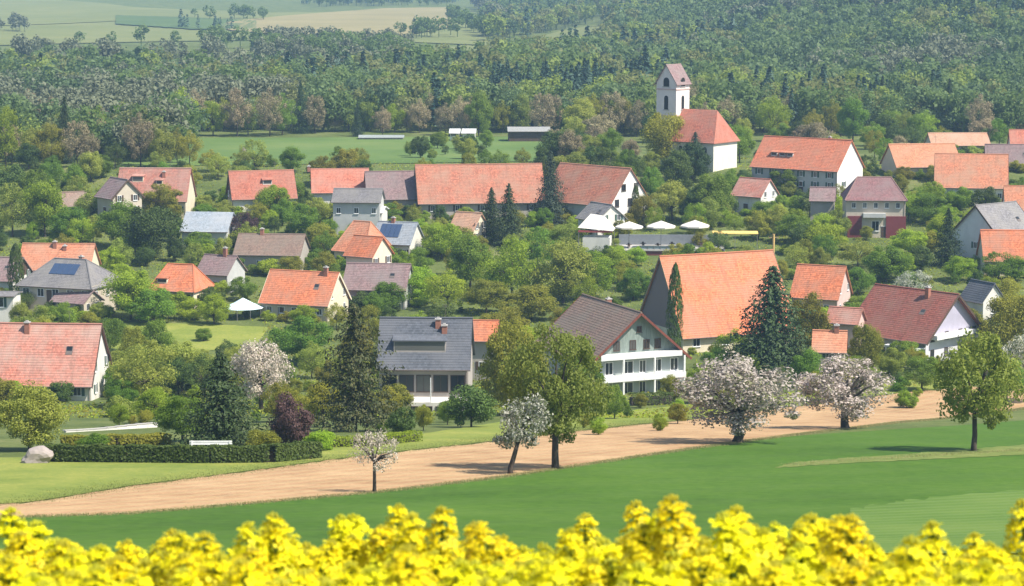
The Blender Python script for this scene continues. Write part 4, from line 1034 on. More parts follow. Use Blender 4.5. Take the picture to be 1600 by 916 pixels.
# ------------------------------------------------------------------ orchard and garden trees placed one by one
T = tree
T('twiggy', 'blossom_grey', 585, 770, 112, 92, "small half-bare fruit tree with pinkish blossom in the tilled field", var=0)
T('lean', 'blossom_green', 797, 741, 132, 112, "leaning fruit tree with dark bent trunk and greenish-white blossom", rz=0.1)
T('grand', 'leafy', 868, 733, 244, 182, "big mid-green tree with thick dark trunk at the tilled strip, right of leaning tree", rz=2.0)
T('orchard', 'blossom', 1153, 692, 148, 226, "largest white-pink blossoming fruit tree beside the green field", var=0)
T('orchard', 'blossom', 1320, 670, 126, 180, "white-pink blossoming fruit tree in the middle of the tilled strip, right of the largest", var=1)
T('tall', 'sage', 1521, 705, 200, 158, "tall pale green airy tree standing alone on the grass track")
T('airy', 'blossom_green', 1612, 628, 140, 110, "greenish blossom tree cut by the right edge, behind the airy tree")
T('shrub', 'fresh', 935, 680, 32, 34, "small green bush at the upper edge of the tilled strip", cat="shrub")
T('broad', 'olive', 800, 650, 160, 120, "yellowish olive tree behind the big mid-green tree", var=1)
T('broad', 'mid', 905, 640, 120, 80, "mid-green tree between the big tree and grey gable house")
T('cedar', 'cedar', 556, 674, 208, 132, "tall dark conifer with ragged branches left of the slate-roofed house", var=0)
T('spruce', 'spruce', 347, 698, 152, 140, "broad dark spruce behind the clipped hedge", var=2)
T('shrub', 'purple', 456, 702, 98, 76, "dark purple-leaved bush between spruce and tall conifer", cat="shrub")
T('orchard', 'blossom_grey', 408, 640, 118, 104, "greyish-pink blossoming cherry tree behind the broad dark spruce")
T('shrub', 'dark', 628, 681, 52, 56, "round dark clipped bush in front of the slate-roofed house", cat="shrub", var=1)
T('shrub', 'dark', 736, 668, 74, 84, "wide dark bush right of the white terrace wall", cat="shrub", var=0)
T('broad', 'sage', 46, 704, 112, 138, "pale green bushy tree in front of the faded red house", var=3)
T('airy', 'sage', 226, 636, 112, 132, "pale airy tree behind the white garden wall")
T('broad', 'mid', 285, 690, 82, 92, "mid-green tree at the left foot of the broad spruce")
T('shrub', 'sage', 190, 652, 38, 56, "pale shrub just behind the white garden wall", cat="shrub")
T('broad', 'sage', 205, 606, 72, 92, 'pale green tree at the lower end of the garden meadow, left of two')
T('broad', 'sage', 284, 612, 84, 96, 'pale green tree at the lower end of the garden meadow, right of two')
T('broad', 'fresh', 245, 662, 62, 84, 'bright round tree just above the right end of the white garden wall')
T('broad', 'mid', 190, 640, 50, 60, 'mid-green tree right of the white gable of the faded red house')
T('airy', 'olive', 440, 660, 70, 80, 'olive airy tree under the greyish-pink cherry')
T('shrub', 'mid', 148, 700, 26, 60, "low green shrub in front of the white garden wall", cat="shrub")
T('column', 'dark', 163, 606, 108, 24, "dark columnar tree at the right end of the faded red house")
T('broad', 'olive', 505, 668, 78, 72, "olive bush-like tree left of the tall ragged conifer")
T('broad', 'mid', 470, 570, 80, 110, "mid-green garden tree below the orange house with cream gable")
T('shrub', 'olive', 408, 706, 40, 60, "olive shrub beside the purple bush", cat="shrub")
T('shrub', 'fresh', 500, 704, 36, 60, "bright shrub right of the purple bush", cat="shrub")
T('spruce', 'spruce', 1206, 582, 170, 146, "tall dark spruce in front of the huge orange barn", var=0)
T('broad', 'olive', 1262, 560, 112, 76, "olive tree right of the tall dark spruce")
T('column', 'dark', 1054, 566, 156, 27, "dark narrow cypress in front of the huge orange barn")
T('spruce', 'bluish', 860, 350, 116, 56, "slim dark spruce standing before the long red barn", var=1)
T('spruce', 'spruce', 768, 376, 84, 44, "left of two dark spruces in front of the long red barn")
T('spruce', 'spruce', 795, 384, 98, 54, "right of two dark spruces in front of the long red barn")
T('column', 'dark', 971, 352, 56, 15, "left of two thin cypresses by the small white gable")
T('column', 'dark', 993, 352, 62, 16, "right of two thin cypresses by the small white gable")
T('spruce', 'spruce', 1480, 416, 92, 52, "dark spruce below the red-shuttered house")
T('column', 'dark', 27, 480, 100, 28, "dark slim cypress at far left before the grey roofs")
T('broad', 'purple', 382, 386, 60, 52, "purple-leaved tree right of the blue-grey metal shed")
T('broad', 'olive', 1040, 262, 92, 80, "yellow-green tree in front of the church tower", d0=500)
T('spruce', 'bluish', 1086, 268, 62, 44, "dark blue-green conifer below the church nave", d0=480)
T('broad', 'spruce', 1082, 284, 66, 60, "very dark round yew below the church nave")
T('broad', 'dark', 1056, 300, 70, 64, "dark broad tree under the church")
T('broad', 'sage', 1050, 344, 64, 70, "pale green tree right of the white-gabled barn house")
T('broad', 'mid', 1110, 350, 84, 84, "mid-green tree behind the terrace parasols")
T('broad', 'dark', 1085, 350, 60, 54, "dark tree behind the middle and right parasol")
T('broad', 'fresh', 204, 500, 84, 100, "bright green garden tree left of the hipped red-orange house")
T('broad', 'mid', 240, 505, 60, 90, "darker green bush-like tree below the hipped red-orange house")
T('shrub', 'fresh', 122, 500, 24, 46, "small bright green bush beside the lane", cat="shrub")
T('broad', 'dark', 240, 405, 90, 110, "dark leafy tree below the pink farmhouse")
T('broad', 'mid', 190, 390, 80, 90, "mid-green tree left of the dark leafy tree below the pink farmhouse")
T('broad', 'olive', 255, 345, 62, 70, "olive tree hiding the foot of the pink farmhouse")
T('airy', 'blossom_green', 1425, 470, 52, 70, "pale blossom tree behind the dull red house")
T('broad', 'olive', 1580, 560, 110, 110, "yellowish-olive tree at the right edge behind the airy tree")
T('column', 'blossom', 381, 252, 22, 12, "tiny white blossoming tree in the valley meadow", d0=500)
for px, b, hp, wp, mt in ((690, 405, 62, 74, 'fresh'), (735, 452, 92, 84, 'mid'), (800, 470, 104, 116, 'fresh'), (880, 474, 104, 110, 'sage'), (930, 470, 84, 84, 'fresh'), (655, 474, 62, 80, 'fresh'),
                          (605, 486, 50, 70, 'mid'), (700, 486, 70, 84, 'fresh'), (760, 490, 60, 80, 'olive'), (840, 420, 70, 80, 'mid'), (890, 395, 56, 66, 'sage'), (960, 440, 56, 70, 'fresh'),
                          (990, 470, 54, 60, 'mid'), (720, 400, 50, 60, 'olive'), (830, 500, 60, 100, 'olive'), (790, 545, 70, 90, 'olive'), (900, 560, 90, 80, 'mid'),
                          (1240, 380, 50, 70, 'mid'), (1290, 400, 56, 80, 'fresh'), (1340, 420, 52, 80, 'sage'), (1385, 440, 60, 84, 'mid'), (1300, 345, 44, 60, 'fresh'), (1265, 340, 50, 56, 'dark'),
                          (1450, 350, 50, 70, 'mid'), (1420, 400, 46, 70, 'fresh'), (1500, 440, 44, 60, 'fresh'), (1560, 440, 50, 64, 'mid'), (1570, 490, 60, 70, 'olive'), (1340, 460, 46, 60, 'mid'),
                          (1230, 300, 44, 60, 'mid'), (1195, 350, 40, 56, 'mid'), (1430, 330, 34, 60, 'sage'), (1500, 330, 40, 50, 'mid'),
                          (20, 370, 90, 80, 'sage'), (70, 370, 96, 80, 'fresh'), (115, 380, 60, 80, 'mid'), (150, 350, 60, 70, 'sage'), (60, 330, 70, 76, 'mid'), (10, 330, 80, 80, 'dark'),
                          (430, 345, 60, 64, 'fresh'), (400, 350, 40, 50, 'olive'), (470, 370, 54, 66, 'mid'), (500, 350, 44, 56, 'sage'), (310, 400, 40, 60, 'mid'), (340, 440, 40, 60, 'mid'), (500, 395, 50, 60, 'olive'),
                          (380, 470, 40, 50, 'mid'), (300, 500, 36, 60, 'fresh'), (650, 395, 44, 50, 'sage'), (610, 345, 30, 40, 'mid'), (320, 350, 34, 44, 'mid'), (40, 490, 40, 50, 'dark'), (90, 490, 30, 44, 'mid'),
                          (185, 620, 56, 56, 'mid'), (240, 600, 60, 80, 'mid'), (320, 610, 60, 70, 'olive'), (450, 660, 60, 80, 'olive'), (600, 655, 56, 60, 'olive'), (700, 660, 30, 40, 'mid'), (960, 655, 60, 46, 'mid'), (920, 640, 70, 56, 'olive'), (1020, 560, 40, 40, 'mid'), (1390, 590, 50, 60, 'sage'), (1440, 610, 60, 70, 'mid'), (1120, 580, 40, 60, 'mid')):
    T('airy' if R.random() < .25 else 'broad', mt, px, b, hp, wp)

# fillers between the houses, kept clear of the roofs the photograph shows
def clear_of(px, base, hpx, wpx, depth, x, y, w):
    for (root, short, hd, bx, rad, *_) in HOUSES:
        if math.hypot(root.location.x - x, root.location.y - y) < rad * 0.8 + w * .4: return False
        if hd > depth:
            ix = min(px + wpx / 2, bx[2]) - max(px - wpx / 2, bx[0]); iy = min(base, bx[3]) - max(base - hpx, bx[1])
            if ix > 6 and iy > 6 + .2 * (bx[3] - bx[1]): return False
    for q in TREES:
        if math.hypot(q[0].location.x - x, q[0].location.y - y) < 2.6: return False
    return True
def scatter(n, x0, x1, y0, y1, hm, mats, kinds=('broad', 'broad', 'airy', 'shrub'), d0=90):
    k = 0
    for _ in range(n * 8):
        if k >= n: break
        px, py = R.uniform(x0, x1), R.uniform(y0, y1); p = hit(px, py, 0, d0)
        kd = R.choice(kinds); hgt = R.uniform(*hm) * (0.4 if kd == 'shrub' else 1); w = hgt * R.uniform(.8, 1.15) * (1.3 if kd == 'shrub' else 1)
        s = F / p.y
        for _k in range(4):
            if clear_of(px, py, hgt * s, w * s, p.y, p.x, p.y, w): break
            hgt *= .72; w *= .8
        else: continue
        if hgt < 1.2: continue
        o = tree_at(p, kd, R.choice(mats), w, hgt); TREES.append((o, px, py, p.y, kd, None, hgt * s, w * s)); k += 1
scatter(230, -60, 1660, 320, 440, (3.4, 7.6), ['mid', 'fresh', 'sage', 'olive', 'fresh', 'dark'])
scatter(190, -60, 1660, 440, 640, (3, 7), ['mid', 'fresh', 'olive', 'dark', 'sage'])
scatter(120, -80, 1680, 258, 320, (4.5, 8), ['mid', 'sage', 'olive', 'dark'], d0=480)
scatter(34, 160, 1060, 610, 676, (1.5, 3.4), ['mid', 'fresh', 'olive'], ('shrub', 'broad'))
scatter(20, 640, 760, 226, 250, (3, 6), ['mid', 'dark', 'sage'], d0=560)
scatter(60, 860, 1680, 222, 258, (6, 10), ['mid', 'sage', 'olive', 'dark', 'bare'], d0=560)

T('broad', 'olive', 1350, 592, 96, 64, "olive tree between pink lean-to and dull red house")
T('broad', 'mid', 1262, 606, 66, 66, "mid-green tree behind the two largest blossom trees")
T('shrub', 'fresh', 1300, 600, 44, 60, "bright shrub below the orange shed", cat='shrub')
T('shrub', 'olive', 617, 646, 50, 66, 'olive bush left of the white terrace wall', cat='shrub')
T('shrub', 'mid', 706, 650, 34, 44, 'small mid-green bush below the white terrace wall', cat='shrub')
# planting along the house walls
BARE_FRONT = ("grey gable house", "slate-roofed house", "red-shuttered house", "church", "parasol terrace", "white greenhouse", "left white hut", "right white hut", "pale open shed", "orange annex", "far house")
for (root, short, hd, bx, rad, L_, W__, ev) in list(HOUSES):
    if short in BARE_FRONT or hd > 620: continue
    ca, sa = math.cos(root.rotation_euler.z), math.sin(root.rotation_euler.z)
    for face in ('f', 'r'):
        n_ = max(2, int((L_ if face == 'f' else W__) / 2.9))
        for i in range(n_):
            if R.random() < .16: continue
            a = ((i + R.uniform(.2, .8)) / n_ - .5)
            lx, ly = (a * L_, -W__ / 2 - R.uniform(1.2, 2.6)) if face == 'f' else (L_ / 2 + R.uniform(1.2, 2.4), a * W__)
            x, y = root.location.x + ca * lx - sa * ly, root.location.y + sa * lx + ca * ly
            if any(q is not root and math.hypot(q.location.x - x, q.location.y - y) < r_ * .75 for (q, _s, _d, _b, r_, *_) in HOUSES): continue
            hg = R.uniform(.4, 1.1) * min(ev, 3.8); w = hg * R.uniform(1.0, 1.6); z = tz(x, y)
            o = tree_at((x, y, z), 'shrub', R.choice(['mid', 'fresh', 'dark', 'olive', 'sage', 'mid']), w, hg)
            px, py = project((x, y, z)); TREES.append((o, px, py, y, 'shrub', None, hg * F / y, w * F / y))
# labels for trees that were not described by hand: what they stand next to
SHORT = {'mid': 'mid-green', 'fresh': 'bright green', 'olive': 'olive', 'sage': 'pale green', 'dark': 'dark green', 'bare': 'grey-brown', None: ''}
def auto_labels():
    byk = {}
    for q in TREES:
        o, px, base, dep, kind = q[:5]
        if 'label' in o: continue
        mat = [c for c in o.children if c.name.startswith('crown')][0].material_slots[0].material.name
        tint = {'leaves_mid_green': 'mid-green', 'leaves_fresh_green': 'bright green', 'leaves_olive': 'olive', 'leaves_sage': 'pale green', 'leaves_dark_green': 'dark green', 'twigs_grey_brown': 'grey-brown'}[mat]
        form = {'broad': 'leafy tree', 'airy': 'airy tree', 'shrub': 'shrub'}[kind]
        if kind == 'shrub': o['category'] = 'shrub'
        h = min([q for q in HOUSES if len(q[1].split()) < 5], key=lambda h: math.hypot(h[0].location.x - o.location.x, 0.5 * (h[0].location.y - o.location.y)))
        bx = h[3]; cx = (bx[0] + bx[2]) / 2
        rel = 'left of' if px < bx[0] + 8 else 'right of' if px > bx[2] - 8 else 'behind' if dep > h[2] else 'before'
        byk.setdefault((tint, form, rel, h[1]), []).append((px, o))
    ords = ['leftmost', 'second from left', 'third from left', 'fourth from left', 'fifth from left', 'sixth from left', 'seventh from left', 'eighth from left', 'ninth from left', 'tenth from left', 'eleventh from left']
    nums = {2: 'two', 3: 'three', 4: 'four', 5: 'five', 6: 'six', 7: 'seven', 8: 'eight', 9: 'nine', 10: 'ten', 11: 'eleven', 12: 'twelve'}
    for (tint, form, rel, hs), lst in byk.items():
        lst.sort(key=lambda a: a[0]); n = len(lst)
        for i, (px, o) in enumerate(lst):
            base = f"{tint} {form} {rel} the {hs}"
            if n > 1: base += (", left of two" if i == 0 else ", right of two") if n == 2 else (f", rightmost of {nums.get(n, 'many')}" if i == n - 1 else f", {ords[min(i, 10)]} of {nums.get(n, 'many')}")
            o['label'] = base; o['group'] = 'garden shrubs among the village houses' if form == 'shrub' else 'garden trees among the village houses'
auto_labels()

# ------------------------------------------------------------------ the wood behind the village
EDGE = {'broad': ("broadleaf tree at the edge of the wood behind the village", 'trees along the edge of the wood'),
        'spruce': ("dark conifer at the edge of the wood behind the village", 'conifers along the edge of the wood'),
        'bare': ("grey-brown tree not yet in leaf at the edge of the wood", 'bare trees along the edge of the wood')}
def edge_tree(px, base, hm, kind):
    p = hit(px, base, 0, 560)
    for h in HOUSES:
        if math.hypot(h[0].location.x - p.x, h[0].location.y - p.y) < h[4]: return
    if kind == 'spruce': o = tree_at(p, 'spruce', R.choice(['bluish', 'spruce']), hm * .42, hm * 1.15, name='forest_conifer')
    elif kind == 'bare': o = tree_at(p, 'airy', 'bare', hm * .7, hm, name='forest_tree')
    else: o = tree_at(p, R.choice(['broad', 'airy']), R.choice(['mid', 'sage', 'olive', 'sage', 'fresh']), hm * R.uniform(.65, .95), hm, name='forest_tree')
    o['label'], o['group'] = EDGE[kind]
x = -60
while x < 1000:
    edge_tree(x, R.uniform(203, 214) if x > 280 else R.uniform(205, 262), R.uniform(9, 16), R.choice(['broad', 'broad', 'bare', 'spruce', 'bare']))
    x += R.uniform(11, 24)
x = 850
while x < 1680:
    edge_tree(x, R.uniform(196, 222), R.uniform(9, 15), R.choice(['broad', 'broad', 'broad', 'bare', 'spruce'])); x += R.uniform(13, 26)
x = -60
while x < 300:
    edge_tree(x, R.uniform(228, 268), R.uniform(9, 15), R.choice(['broad', 'broad', 'spruce', 'bare'])); x += R.uniform(12, 24)

def wood_mass(name, label, spots, kind, mat):
    """thousands of far trees as one mass: every tree an own low crown of leaf sprays"""
    Vs, Qs, off = [], [], 0
    rng = np.random.default_rng(len(spots))
    for (x, y, hgt, w) in spots:
        z = tz(x, y); far = y > 1150
        if kind == 'conifer':
            lv, k = (9, 6) if far else (13, 8) if y > 850 else (22, 12)
            zz = np.repeat(np.linspace(0.12, 0.99, lv), k); n = len(zz)
            a = rng.random(n) * 6.283; r = 0.5 * (1 - zz) ** .8 * rng.uniform(.5, 1.1, n)
            P = np.stack([np.cos(a) * r * w, np.sin(a) * r * w, zz * hgt], 1)
            N = unit(np.stack([np.cos(a) * .6, np.sin(a) * .6, np.full(n, .8)], 1) + rng.normal(size=(n, 3)) * .35)
            v, q = leaves(P, N, w * (.2 if far else .16 if y > 850 else .1), rng, .6)
        else:
            nc_, ne_ = (12, 20) if far else (14, 20) if y > 850 else (20, 34)
            d = unit(rng.normal(size=(nc_, 3))); c = d * np.array([w * .34, w * .34, hgt * .26]) + np.array([0, 0, hgt * .62])
            v, q = clump_cloud(c, np.full(nc_, w * .2) * rng.uniform(.7, 1.3, nc_), ne_, w * (.08 if far else .065 if y > 850 else .046), rng)
        # trunk: three quads
        t = w * .025
        tv = np.array([(-t, 0, -1), (t, 0, -1), (t * .6, 0, hgt * .6), (-t * .6, 0, hgt * .6), (0, -t, -1), (0, t, -1), (0, t * .6, hgt * .6), (0, -t * .6, hgt * .6)])
        v = np.concatenate([v, tv]); q = np.concatenate([q, np.array([[0, 1, 2, 3], [4, 5, 6, 7]]) + len(v) - 8])
        v = v + np.array([x, y, z]); Vs.append(v); Qs.append(q + off); off += len(v)
    o = stuff(link(name, np_mesh(name, np.concatenate(Vs), np.concatenate(Qs), [mat])))
    o['label'] = label; o['category'] = 'wood'
    return o
WOODM = {
    'green': leaf_mat("wood_green", [(0.118, 0.185, 0.048), (0.159, 0.236, 0.065), (0.195, 0.275, 0.081)], .5, vary=0),
    'sage': leaf_mat("wood_sage", [(0.142, 0.204, 0.073), (0.175, 0.247, 0.088), (0.207, 0.288, 0.104)], .5, vary=0),
    'olive': leaf_mat("wood_olive", [(0.183, 0.210, 0.065), (0.225, 0.255, 0.081), (0.271, 0.299, 0.102)], .5, vary=0),
    'fresh': leaf_mat("wood_fresh", [(0.225, 0.288, 0.054), (0.271, 0.344, 0.065), (0.330, 0.407, 0.086)], .5, vary=0),
    'deep': leaf_mat("wood_deep", [(0.071, 0.121, 0.048), (0.094, 0.153, 0.060), (0.124, 0.191, 0.076)], .35, vary=0),
    'bare': leaf_mat("wood_bare", [(0.153, 0.168, 0.096), (0.183, 0.200, 0.116), (0.221, 0.240, 0.139)], .3, vary=0),
    'conifer': leaf_mat("wood_conifer", [(0.035, 0.072, 0.043), (0.049, 0.096, 0.056), (0.071, 0.128, 0.071)], .12, vary=0),
}
def in_wood(px, py):
    """where the photograph shows woodland (ground pixel of the tree)"""
    if py < -30: return px > 740
    if px < 300 and py > 218: return py < 262
    if 280 <= px <= 880 and py > 207: return False
    if py > 214: return False
    if px > 760:
        c = 73 if px < 800 else 73 - (px - 800) * .24
        if px < 945 and c - 7 < py < c + 34: return False
        return True
    top = 128 - 10 * math.sin(px * .013) if px < 620 else 122
    return py > top
spots = {k: [] for k in WOODM}
def hedge_noise(x, y): return math.sin(x * .021 + 1.3) + math.sin(y * .017 + x * .008) + .7 * math.sin(x * .047 - y * .03)
for y, step in ((590, 0),):
    yy = 580.0
    while yy < 2300:
        st = 6.5 if yy < 800 else 7.8 if yy < 1100 else 10.5 if yy < 1600 else 14
        half = 0.27 * yy
        xx = -half
        while xx < half:
            x, y = xx + R.uniform(-.45, .45) * st, yy + R.uniform(-.45, .45) * st
            xx += st * 1.05
            px, py = project((x, y, tz(x, y)))
            if not (-140 < px < 1740) or not in_wood(px, py): continue
            if any(math.hypot(h[0].location.x - x, h[0].location.y - y) < h[4] + 1 for h in HOUSES if h[2] > 560): continue
            q = hedge_noise(x, y) + R.uniform(-.9, .9)
            right = px > 1000
            kd = 'conifer' if q > (1.15 if right else 1.5) else 'bare' if q < (-1.9 if right else -1.0) else R.choice(('fresh', 'olive', 'green') if q > .5 else ('green', 'sage', 'olive', 'deep') if q > -.3 else ('sage', 'green', 'deep', 'sage'))
            hgt = R.uniform(7.5, 17) * (1.05 if kd == 'conifer' else 1)
            spots[kd].append((x, y, hgt, hgt * (R.uniform(.34, .44) if kd == 'conifer' else R.uniform(.65, 1.05))))
        yy += st
# dark wood on the far crest, and tree rows between the far fields
for (x0, y0, x1, y1, n, kd) in ((470, 6, 720, 4, 90, 'conifer'), (480, 9, 700, 8, 60, 'green'), (300, 30, 420, 33, 10, 'green'), (250, 44, 400, 50, 12, 'conifer'), (-40, 48, 60, 50, 8, 'bare'), (620, 60, 720, 57, 12, 'green'),
                                (80, 70, 430, 76, 12, 'green'), (700, 30, 760, 60, 26, 'green'), (420, 80, 640, 84, 40, 'bare'), (400, 88, 640, 92, 50, 'green'), (140, 100, 640, 104, 40, 'bare'), (420, 98, 640, 108, 50, 'green'), (20, 98, 120, 110, 16, 'bare'), (740, 10, 800, 50, 60, 'bare'), (750, 14, 860, 46, 50, 'green')):
    for i in range(n):
        u = R.random(); p = hit(x0 + (x1 - x0) * u, y0 + (y1 - y0) * u + R.uniform(-2, 2), 0, 900)
        hgt = R.uniform(8, 15); spots[kd].append((p.x, p.y, hgt, hgt * (.42 if kd == 'conifer' else .8)))
for kd, lab in (('sage', "grey-green broadleaf trees within the wood"), ('olive', "olive broadleaf trees within the wood"), ('deep', "deep green broadleaf trees within the wood"), ('green', "mixed green broadleaf wood covering the slopes behind the village"), ('fresh', "fresh yellow-green broadleaf trees within the wood"),
                ('bare', "grey-brown trees not yet in leaf within the wood"), ('conifer', "dark blue-green conifers within the wood")):
    wood_mass("wood" if kd != 'conifer' else "conifer_wood", lab, spots[kd], 'conifer' if kd == 'conifer' else 'broad', WOODM[kd])
print("WOOD", {k: len(v) for k, v in spots.items()}, "TREES", len(TREES))

# ------------------------------------------------------------------ flowering rape in the foreground
PETAL = leaf_mat("rape_petals", [(0.81, 0.69, 0.003), (0.88, 0.79, 0.005), (0.92, 0.86, 0.03)], 0.38, 0.55, vary=0.04)
GREENS = leaf_mat("rape_green", [(0.10, 0.17, 0.03), (0.15, 0.23, 0.05)], 0.2, vary=.1)
BUD = leaf_mat("rape_buds", [(0.42, 0.42, 0.03), (0.60, 0.55, 0.03)], 0.2, vary=.1)
def raceme_mesh(seed, n=40, rad=0.030, hgt=0.075):
    rr = random.Random(seed); mb = MB()
    mb.tube([(0, 0, -0.05), (0, 0, hgt)], [.003, .0015], 5, 1)
    for i in range(n):
        t = (i + rr.random()) / n; a = i * 2.39996 + rr.uniform(-.4, .4)
        r = rad * (0.28 + 0.85 * (1 - t) ** .6) * rr.uniform(.8, 1.2); z = hgt * (t ** .85) * .95 + .006 * rr.uniform(-1, 1)
        out = Vector((math.cos(a), math.sin(a), 0)); c = out * r + Vector((0, 0, z))
        nn = (out * (1 - t * .75) + Vector((0, 0, .55 + t)) + Vector((rr.gauss(0, .3), rr.gauss(0, .3), rr.gauss(0, .2)))).normalized()
        s1 = nn.cross(Vector((rr.random(), rr.random(), 1.1))).normalized(); s2 = nn.cross(s1)
        base = Vector((0, 0, max(0, z - .022)))
        w_ = out.cross(Vector((0, 0, 1))) * .0009
        mb.add([base - w_, base + w_, c + w_, c - w_], [(0, 1, 2, 3)], 1)
        ph = rr.random() * 1.57; sz = rr.uniform(.85, 1.15) * .0084
        for k in range(4):
            an = ph + k * math.pi / 2 + rr.uniform(-.12, .12)
            d = s1 * math.cos(an) + s2 * math.sin(an); e = nn.cross(d)
            cup = rr.uniform(.15, .5)
            p0 = c + nn * .001; p1 = c + d * sz * .6 + nn * sz * .25 * cup; p2 = c + d * sz * 1.12 + nn * sz * (.55 * cup - .12)
            mb.add([p0, p1 - e * sz * .45, p1 + e * sz * .45, p2 - e * sz * .36, p2 + e * sz * .36], [(0, 1, 2), (1, 3, 4, 2)], 0)
        mb.tube([c, c + nn * .005], [.0014, .001], 4, 2, cap=True)
    for i in range(9):
        a = i * 2.4; r = .006 * math.sqrt(i / 9) * 1.6; p = Vector((r * math.cos(a), r * math.sin(a), hgt + .004 - r * .4))
        mb.tube([p - Vector((0, 0, .004)), p, p + Vector((0, 0, .004))], [.0012, .0024, .0008], 5, 2)
    return mb.mesh("flower_head", [PETAL, GREENS, BUD])
RAC = [raceme_mesh(k, n, r_, h_) for k, n, r_, h_ in ((1, 64, .030, .070), (2, 56, .027, .078), (3, 70, .033, .064), (4, 44, .025, .058))]
def stem_mesh(seed, sides):
    rr = random.Random(seed); mb = MB()
    mb.tube([(0, 0, -.9), (.004, .003, -.5), (-.003, .002, -.2), (0, 0, .0)], [.0075, .006, .0045, .003], 6)
    for (dx, dy, dz) in sides:
        s = Vector((dx, dy, dz)); mb.tube([Vector((0, 0, dz - .17)), s * Vector((.75, .75, 1)) + Vector((0, 0, -.09)) * 1.0, s], [.0035, .003, .0024], 5, cap=False)
    return mb.mesh("stem", [GREENS], True)
def leafm(seed):
    rr = random.Random(seed); vs = []; n = 6
    for i in range(n + 1):
        t = i / n; w_ = .028 * math.sin(math.pi * min(1, t * .92 + .08)) ** .7 * (1 - .3 * t); x = .17 * t; z = .05 * math.sin(t * 2.2) - .03 * t * t
        vs += [(x, -w_, z + .008), (x, 0, z), (x, w_, z + .008)]
    fs = []
    for i in range(n):
        a = i * 3; fs += [(a, a + 3, a + 4, a + 1), (a + 1, a + 4, a + 5, a + 2)]
    mb = MB(); mb.add(vs, fs); return mb.mesh("leaf", [GREENS], True)
LEAF = leafm(1)
PLANTS = []
for k in range(7):
    rr = random.Random(100 + k)
    sides = []
    for j in range(4 if k < 5 else 3):
        a = j * 6.283 / 4 + rr.uniform(-.5, .5); q = rr.uniform(.035, .10)
        sides.append((q * math.cos(a), q * math.sin(a), -rr.uniform(.015, .12)))
    PLANTS.append((stem_mesh(k, sides), sides))
def rape_plant(x, y, ztop, k, big=1.0):
    st, sides = PLANTS[k]; rz = R.random() * 6.28; hd = 0.078
    root = tag(link("rape_plant", None, None, (x, y, tz(x, y)), rz), "yellow flowering rape plant in the dense foreground row", "rape plant", "flowering rape plants in the foreground")
    H = ztop - hd - tz(x, y); s = H / .9 if H < .9 else 1.0
    o = link("stem", st, root, (0, 0, H)); o.scale = (1, 1, max(1.0, H / .85))
    zz = o.scale[2]
    for q in [(0, 0, 0)] + sides:
        f = link("flower_head", RAC[R.randrange(4)], root, (q[0], q[1], H + q[2] * zz), R.random() * 6.28)
        g = big * R.uniform(.95, 1.25); f.scale = (g, g, g * R.uniform(.9, 1.15)); f.rotation_euler = (q[1] * -2.2 + R.uniform(-.1, .1), q[0] * 2.2 + R.uniform(-.1, .1), R.random() * 6.28)
    for j in range(3):
        l = link("leaf", LEAF, root, (0, 0, H - R.uniform(.16, .5)), R.random() * 6.28); g = R.uniform(.7, 1.2); l.scale = (g, g, g)
    return root
def rape_at(px, ytop, D, **kw):
    r = ray(px, ytop); t_ = D / r.y
    return rape_plant(r.x * t_, D, r.z * t_, R.randrange(7), **kw)
# plants that rise above the row, then the row itself
TALL = {18: "at the left edge of the picture", 322: "straight below the white garden bench", 388: "below the right part of the clipped hedge", 622: "just right of the small half-bare fruit tree", 690: "left of the leaning tree",
        917: "right of the big mid-green tree's trunk", 1058: "below the hedge of the grey gable house", 1152: "straight below the largest blossom tree", 1312: "straight below the right blossom tree", 1520: "straight below the tall airy tree", 1602: "at the right edge of the picture"}
for px, y in ((18, 784), (60, 812), (155, 842), (272, 826), (322, 806), (388, 800), (432, 806), (545, 826), (600, 802), (622, 790), (648, 800), (690, 796), (730, 838), (852, 842), (890, 822), (917, 789), (945, 836),
              (1000, 788), (1030, 792), (1058, 777), (1072, 806), (1152, 792), (1175, 806), (1208, 822), (1275, 796), (1312, 786), (1325, 812), (1365, 846), (1460, 822), (1520, 826), (1545, 838), (1602, 800), (100, 838), (478, 838), (780, 846), (1100, 830), (1410, 852)):
    o = rape_at(px, y + 11, R.uniform(3.7, 4.6))
    if px in TALL: o['label'] = "tall rape plant rising above the row " + TALL[px]
n = 0
for row, (D, lo, hi, cnt) in enumerate(((3.3, 874, 928, 44), (3.7, 868, 908, 48), (4.2, 862, 896, 52), (4.8, 858, 888, 54), (5.4, 856, 882, 54))):
    for i in range(cnt):
        px = -40 + 1680 * (i + R.uniform(-.45, .45) + .5) / cnt
        rape_at(px, R.uniform(lo, hi) + 6 * math.sin(px * .013 + row), D + R.uniform(-.25, .25)); n += 1
